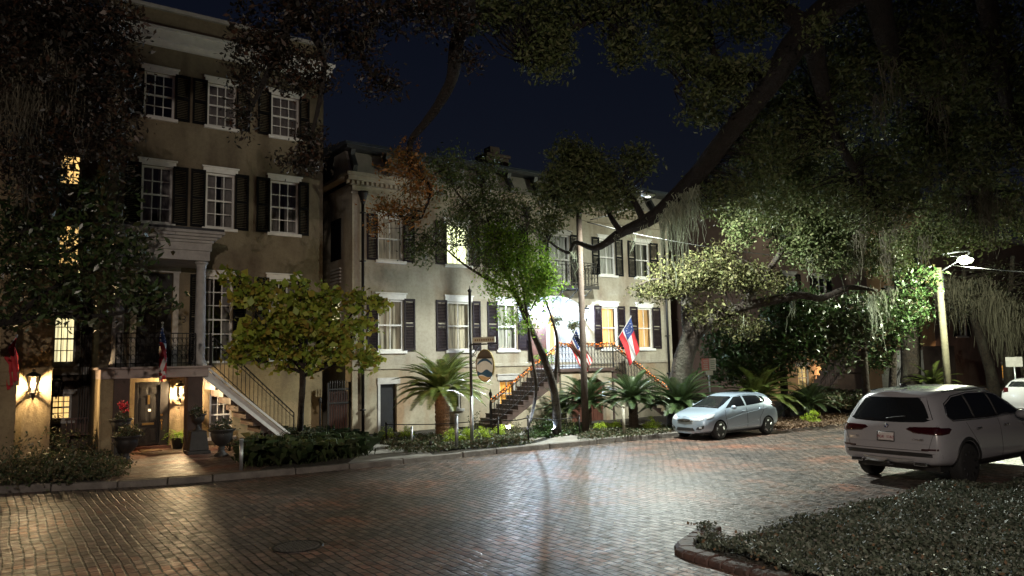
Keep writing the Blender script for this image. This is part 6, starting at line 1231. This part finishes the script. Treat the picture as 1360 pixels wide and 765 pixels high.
for k in range(9): yy = sy-.16-.075*k; q.box(sx-.024, sx-.021, yy-.05, yy, zb+.09, zb+.15)
q.build('board_lettering', M('faded_board_ink', (.25, .18, .1)), b1)
oc = (sx, sy-.5, zb-.62); n = 40; a_, b_ = .31, .47
def oval(x0, x1, ra, rb, mt, nm, par, clip=None):
    pts = [(x0, oc[1]+ra*math.cos(t), oc[2]+rb*math.sin(t)) for t in np.linspace(0, 2*math.pi, n, endpoint=False)]; return MB().prism(pts, (x1-x0, 0, 0)).build(nm, mt, par)
gold = M('gold_sign_rim', (.26, .2, .08), (.2, .15, .06), 9, .4, metal=.5); o1 = oval(sx-.03, sx+.03, a_, b_, gold, 'sign_rim', r); o2 = oval(sx-.034, sx+.034, a_*.9, b_*.93, M('pale_green_sign_face', (.74, .82, .84), (.62, .7, .72), 5, .5), 'sign_face', r)
navy = M('sign_navy_paint', (.02, .07, .16), (.03, .12, .22), 6, .5); brn = M('sign_brown_paint', (.12, .10, .08), rough=.5); snd = M('sign_sand_paint', (.6, .45, .25), rough=.5)
def band(fn0, fn1, mt, nm, off=.036):
    P = []; ys = np.linspace(-.8, .8, 15)
    for sgn in (-1,):
        up_ = [(sx-off, oc[1]+a_*u, oc[2]+b_*fn1(u)) for u in ys]; dn = [(sx-off, oc[1]+a_*u, oc[2]+b_*fn0(u)) for u in ys[::-1]]; return MB().prism(up_+dn, (.002, 0, 0)).build(nm, mt, o2)
el = lambda u: math.sqrt(max(0, 1-(u/.9)**2))*.93
band(lambda u: .38+.25*(1-u*u)*.9, lambda u: min(el(u), .95), brn, 'painted_dark_crown'); band(lambda u: -.14+.42*(1-u*u), lambda u: -.02+.46*(1-u*u), navy, 'painted_blue_arc'); band(lambda u: -.64+.08*math.sin(4*u), lambda u: -.34+.10*math.cos(5*u+1), navy, 'painted_water'); band(lambda u: -el(u), lambda u: max(-el(u)+.001, -.68+.05*math.sin(4*u)), snd, 'painted_sand')
q = MB(); 
for dy in (-.2, .2): q.tube([(sx, oc[1]+dy, zb), (sx, oc[1]+dy*.8, oc[2]+b_*.86)], .008, 5)
q.build('hanging_chain', MT['iron'], r); r.rotation_euler = (0, 0, rad(25))
# parking sign behind the hatchback
kp = gp(945, 562); d = float(np.dot(kp-EYE, CF)); kx, ky = float(kp[0]), float(kp[1]); r = empty('parking_sign', (kx, ky, .12), 'red and white parking sign on a grey post behind the hatchback', 'sign'); zt = wz(943, 476, ky)
MB().tube([(kx, ky, .05), (kx, ky, zt)], .035, 8).build('post', MT['steel'], r, True)
fr = Vector((-.55, -.83, 0)).normalized(); sd_ = Vector((.83, -.55, 0)); c0 = Vector((kx, ky, 0))+fr*.045
def panel(u0, u1, z0, z1, mt, nm, par, off=0.):
    P = [c0+fr*off+sd_*u+Vector((0, 0, z)) for u, z in ((u0, z0), (u1, z0), (u1, z1), (u0, z1))]; return MB().prism([tuple(p) for p in P], tuple(-fr*.006)).build(nm, mt, par)
zl = wz(943, 492, ky); MT['redsign'] = M('faded_red_sign', (.6, .22, .18), (.5, .2, .17), 8, .5); MT['greenink'] = M('green_sign_ink', (.08, .22, .12)); pa = panel(-.27, .0, zl, zt, MT['redsign'], 'red_panel', r); pb = panel(.01, .25, zl, zt, MT['signcream'], 'white_panel', r); panel(-.13, .13, zl-.17, zl-.01, MT['signcream'], 'lower_panel', r)
for k in range(5): panel(-.22+.03*(k % 2), -.05, zt-.10-.07*k, zt-.075-.07*k, MT['signcream'], 'sign_line', pa, .008); panel(.05, .21-.02*(k % 2), zt-.10-.07*k, zt-.08-.07*k, MT['greenink'], 'sign_line', pb, .008)
# blank sign far right
kp = gp(1352, 540); kx, ky = float(kp[0]), float(kp[1]); zt = wz(1350, 474, ky); zl = wz(1350, 487, ky); r = empty('road_sign', (kx, ky, .12), 'pale blank backed road sign above the far white car', 'sign'); MB().tube([(kx, ky, .05), (kx, ky, zt)], .04, 8).build('post', MT['steel'], r, True); c0 = Vector((kx, ky, 0))+Vector((-.9, -.4, 0)).normalized()*.05; fr = Vector((-.9, -.4, 0)).normalized(); sd_ = Vector((.4, -.9, 0)).normalized(); panel(-.3, .3, zl, zt, MT['offwhite'], 'sign_panel', r)
# flags
FR = M('flag_red', (.5, .03, .04), (.42, .025, .03), 9, .8); FW = M('flag_white', (.65, .62, .6), (.55, .53, .52), 9, .8); FB = M('flag_blue', (.03, .05, .16), (.02, .04, .13), 9, .8)
def flag(label, staff0, staff1, w, h, kind, limp, drop_dir, attach=(.35, 1.)):
    """cloth hung from a staff; limp 0..1 gathers the fly towards the ground"""
    s0 = Vector(staff0); s1 = Vector(staff1); r = empty('flag', s0, label, 'flag'); q = MB(); q.tube([s0, s1], .016, 7); q.lathe(tuple(s1), [(.02, 0), (.035, .03), (.01, .06)], 8); q.build('flagstaff', MT['offwhite'], r, True)
    nu, nv = 26, 13; d = (s1-s0); top = s1; hoist = (s0-s1).normalized(); fly = Vector(drop_dir).normalized(); side = hoist.cross(fly).normalized(); V = []; mats = []; Fc = []
    for i in range(nu+1):
        u = i/nu
        for j in range(nv+1):
            v = j/nv; p = top+hoist*(v*h)*(1-.62*limp*min(1, u*2.2))+fly*(u*w)+side*(.05+.05*limp)*math.sin(v*9*(1+limp)+u*5)*min(1, u*3+.1)+Vector((0, 0, -.04*u))
            V.append(tuple(p))
    for i in range(nu):
        for j in range(nv):
            k = i*(nv+1)+j; Fc.append((k, k+1, k+nv+2, k+nv+1)); u = (i+.5)/nu; v = (j+.5)/nv
            if kind == 'us': mi = 2 if (u < .4 and v < 7/13) else (0 if j % 2 == 0 else 1)
            elif kind == 'ga': mi = 2 if (u < .4 and v < .62) else (0 if v < 1/3 or v > 2/3 else 1)
            else: mi = 0
            mats.append(mi)
    o = link_mesh('cloth', V, Fc, None, r, True)
    for m_ in (FR, FW, FB): o.data.materials.append(m_)
    o.data.polygons.foreach_set('material_index', mats)
    if kind in ('us', 'ga'): # stars
        st = MB(); rows_ = [(x_, y_) for x_ in range(5) for y_ in range(4)] if kind == 'us' else [(2+1.5*math.cos(t), 1.6+1.3*math.sin(t)) for t in np.linspace(0, 6.28, 13, endpoint=False)]
        for x_, y_ in rows_:
            u = .04+.32*x_/4.2; v = .05+(.44 if kind == 'us' else .5)*y_/3.4; i = int(u*nu); j = int(v*nv); a = Vector(V[i*(nv+1)+j]); b_ = Vector(V[(i+1)*(nv+1)+j+1]); c = (a+b_)/2+Vector((-.3, -.9, 0)).normalized()*.012
            st.ell(tuple(c), (.014, .014, .014), 5, 3)
        st.build('stars', FW, o)
    return r
fx, fy, fz = at_h(216, 430, YP-.15); flag('furled stars and stripes hanging limp from the tan house balcony', (fx+.05, YP+.05, fz-.45), (fx, fy, fz), 1.25, .75, 'us', .9, (.02, -.05, -1))
fx, fy, fz = at_h(22, 447, YN-1.7); flag('limp red flag hanging at the balcony on the left edge', (fx-.3, YN-1.5, fz-.5), (fx, fy, fz), 1.0, .6, 'red', .8, (.05, -.05, -1))
fx, fy, fz = at_h(765, 437, YS-.5); flag('stars and stripes draped before the arched porch left of the pole', (sxa+.45, YS, floor1+.9), (fx, fy, fz), 1.35, .85, 'us', .25, (.42, -.12, -.85))
a = at_h(814, 460, YS-.05); b_ = at_h(838, 421, YS-.9); flag('red white and blue flag on a white staff right of the pole', a, b_, 1.35, .95, 'ga', .3, (.28, 0, -.95))
# hanging baskets and plants in the arched porch
for px, py, lab in ((737, 425, 'leafy hanging basket at the left of the arched porch'), (762, 432, 'hanging basket of pale flowers right in the arched porch')):
    p = wp(px, py, YC-.15); r = empty('hanging_basket', p, lab, 'plant', 'porch hanging baskets'); mb = MB(); mb.lathe(p, [(.02, -.12), (.16, -.02), (.18, .02)], 12)
    for k in range(3): mb.tube([(p[0]+.16*math.cos(k*2.1), p[1]+.16*math.sin(k*2.1), p[2]), (p[0], p[1], p[2]+.6)], .005, 4)
    mb.build('basket', MT['iron'], r); q = unit(40)*(RNG.uniform(0, 1, 40)**.5)[:, None]; V, Fc = leaves_at(np.array(p)+q*[.34, .3, .26]+[0, 0, -.03], 14, .05, .07, .5); link_mesh('foliage', V, Fc, LM['olive'], r)
urn_plant('green potted plant at the head of the left stair', float(wx(722, 470, YC-.4)), YC-.4, floor1+.25, .35, .6, 30, LM['bright'], .09)
# slatted bench by the recess
bp = gp(112, 596); r = empty('garden_bench', bp, 'slatted dark bench among the shrubs left of the portico', 'bench'); q = MB()
for k in range(5): q.box(bp[0]-.5, bp[0]+.5, bp[1]-.2+k*.09, bp[1]-.14+k*.09, .55, .575)
q.build('seat', MT['brownwood'], r); q = MB()
for k in range(9): q.box(bp[0]-.48+k*.12, bp[0]-.45+k*.12, bp[1]+.24, bp[1]+.27, .6, 1.0)
q.box(bp[0]-.52, bp[0]+.52, bp[1]+.235, bp[1]+.275, 1.0, 1.05); q.build('backrest', MT['brownwood'], r)
for a, c in ((-.47, -.16), (.43, -.16), (-.47, .22), (.43, .22)): MB().box(bp[0]+a, bp[0]+a+.05, bp[1]+c, bp[1]+c+.05, .12, .55).build('leg', MT['brownwood'], r)
# ------------------------------------------------------------------ camera, world
cd = bpy.data.cameras.new('camera'); cam = bpy.data.objects.new('camera', cd); COL.objects.link(cam)
cd.sensor_width = 36; cd.lens = FPX/1360*36; cd.clip_end = 3000; cd.clip_start = .1
R_ = Matrix([[CR[i], CU[i], -CF[i]] for i in range(3)]).to_4x4(); R_.translation = Vector(EYE); cam.matrix_world = R_
SC.camera = cam
w = bpy.data.worlds.new('World'); SC.world = w; w.use_nodes = True; nt = w.node_tree; bg = nt.nodes['Background']
sky = nt.nodes.new('ShaderNodeTexSky'); sky.sky_type = 'NISHITA'; sky.sun_disc = False; sky.sun_elevation = rad(3); sky.sun_rotation = rad(200); sky.air_density = 1.; sky.ozone_density = 2.2
tn = nt.nodes.new('ShaderNodeMix'); tn.data_type = 'RGBA'; tn.blend_type = 'MULTIPLY'; tn.inputs[0].default_value = 1; nt.links.new(sky.outputs[0], tn.inputs[6]); tn.inputs[7].default_value = (1.15, .82, 1.1, 1); nt.links.new(tn.outputs[2], bg.inputs[0]); bg.inputs[1].default_value = SKY
sd = bpy.data.lights.new('moonlight', 'SUN'); sd.energy = .012; sd.angle = rad(2); sd.color = (.75, .85, 1); so = bpy.data.objects.new('moonlight', sd); COL.objects.link(so)
so.rotation_euler = (rad(50), 0, rad(-25))
SC.view_settings.view_transform = 'Standard'; SC.view_settings.look = 'None'; SC.view_settings.exposure = 0; SC.view_settings.gamma = 1
SC.render.engine = 'CYCLES'; cy = SC.cycles
cy.use_denoising = True; cy.use_adaptive_sampling = True; cy.adaptive_threshold = .02; cy.max_bounces = 6; cy.diffuse_bounces = 3; cy.glossy_bounces = 3; cy.transparent_max_bounces = 24; cy.transmission_bounces = 4
cy.sample_clamp_indirect = 4; cy.caustics_reflective = False; cy.caustics_refractive = False
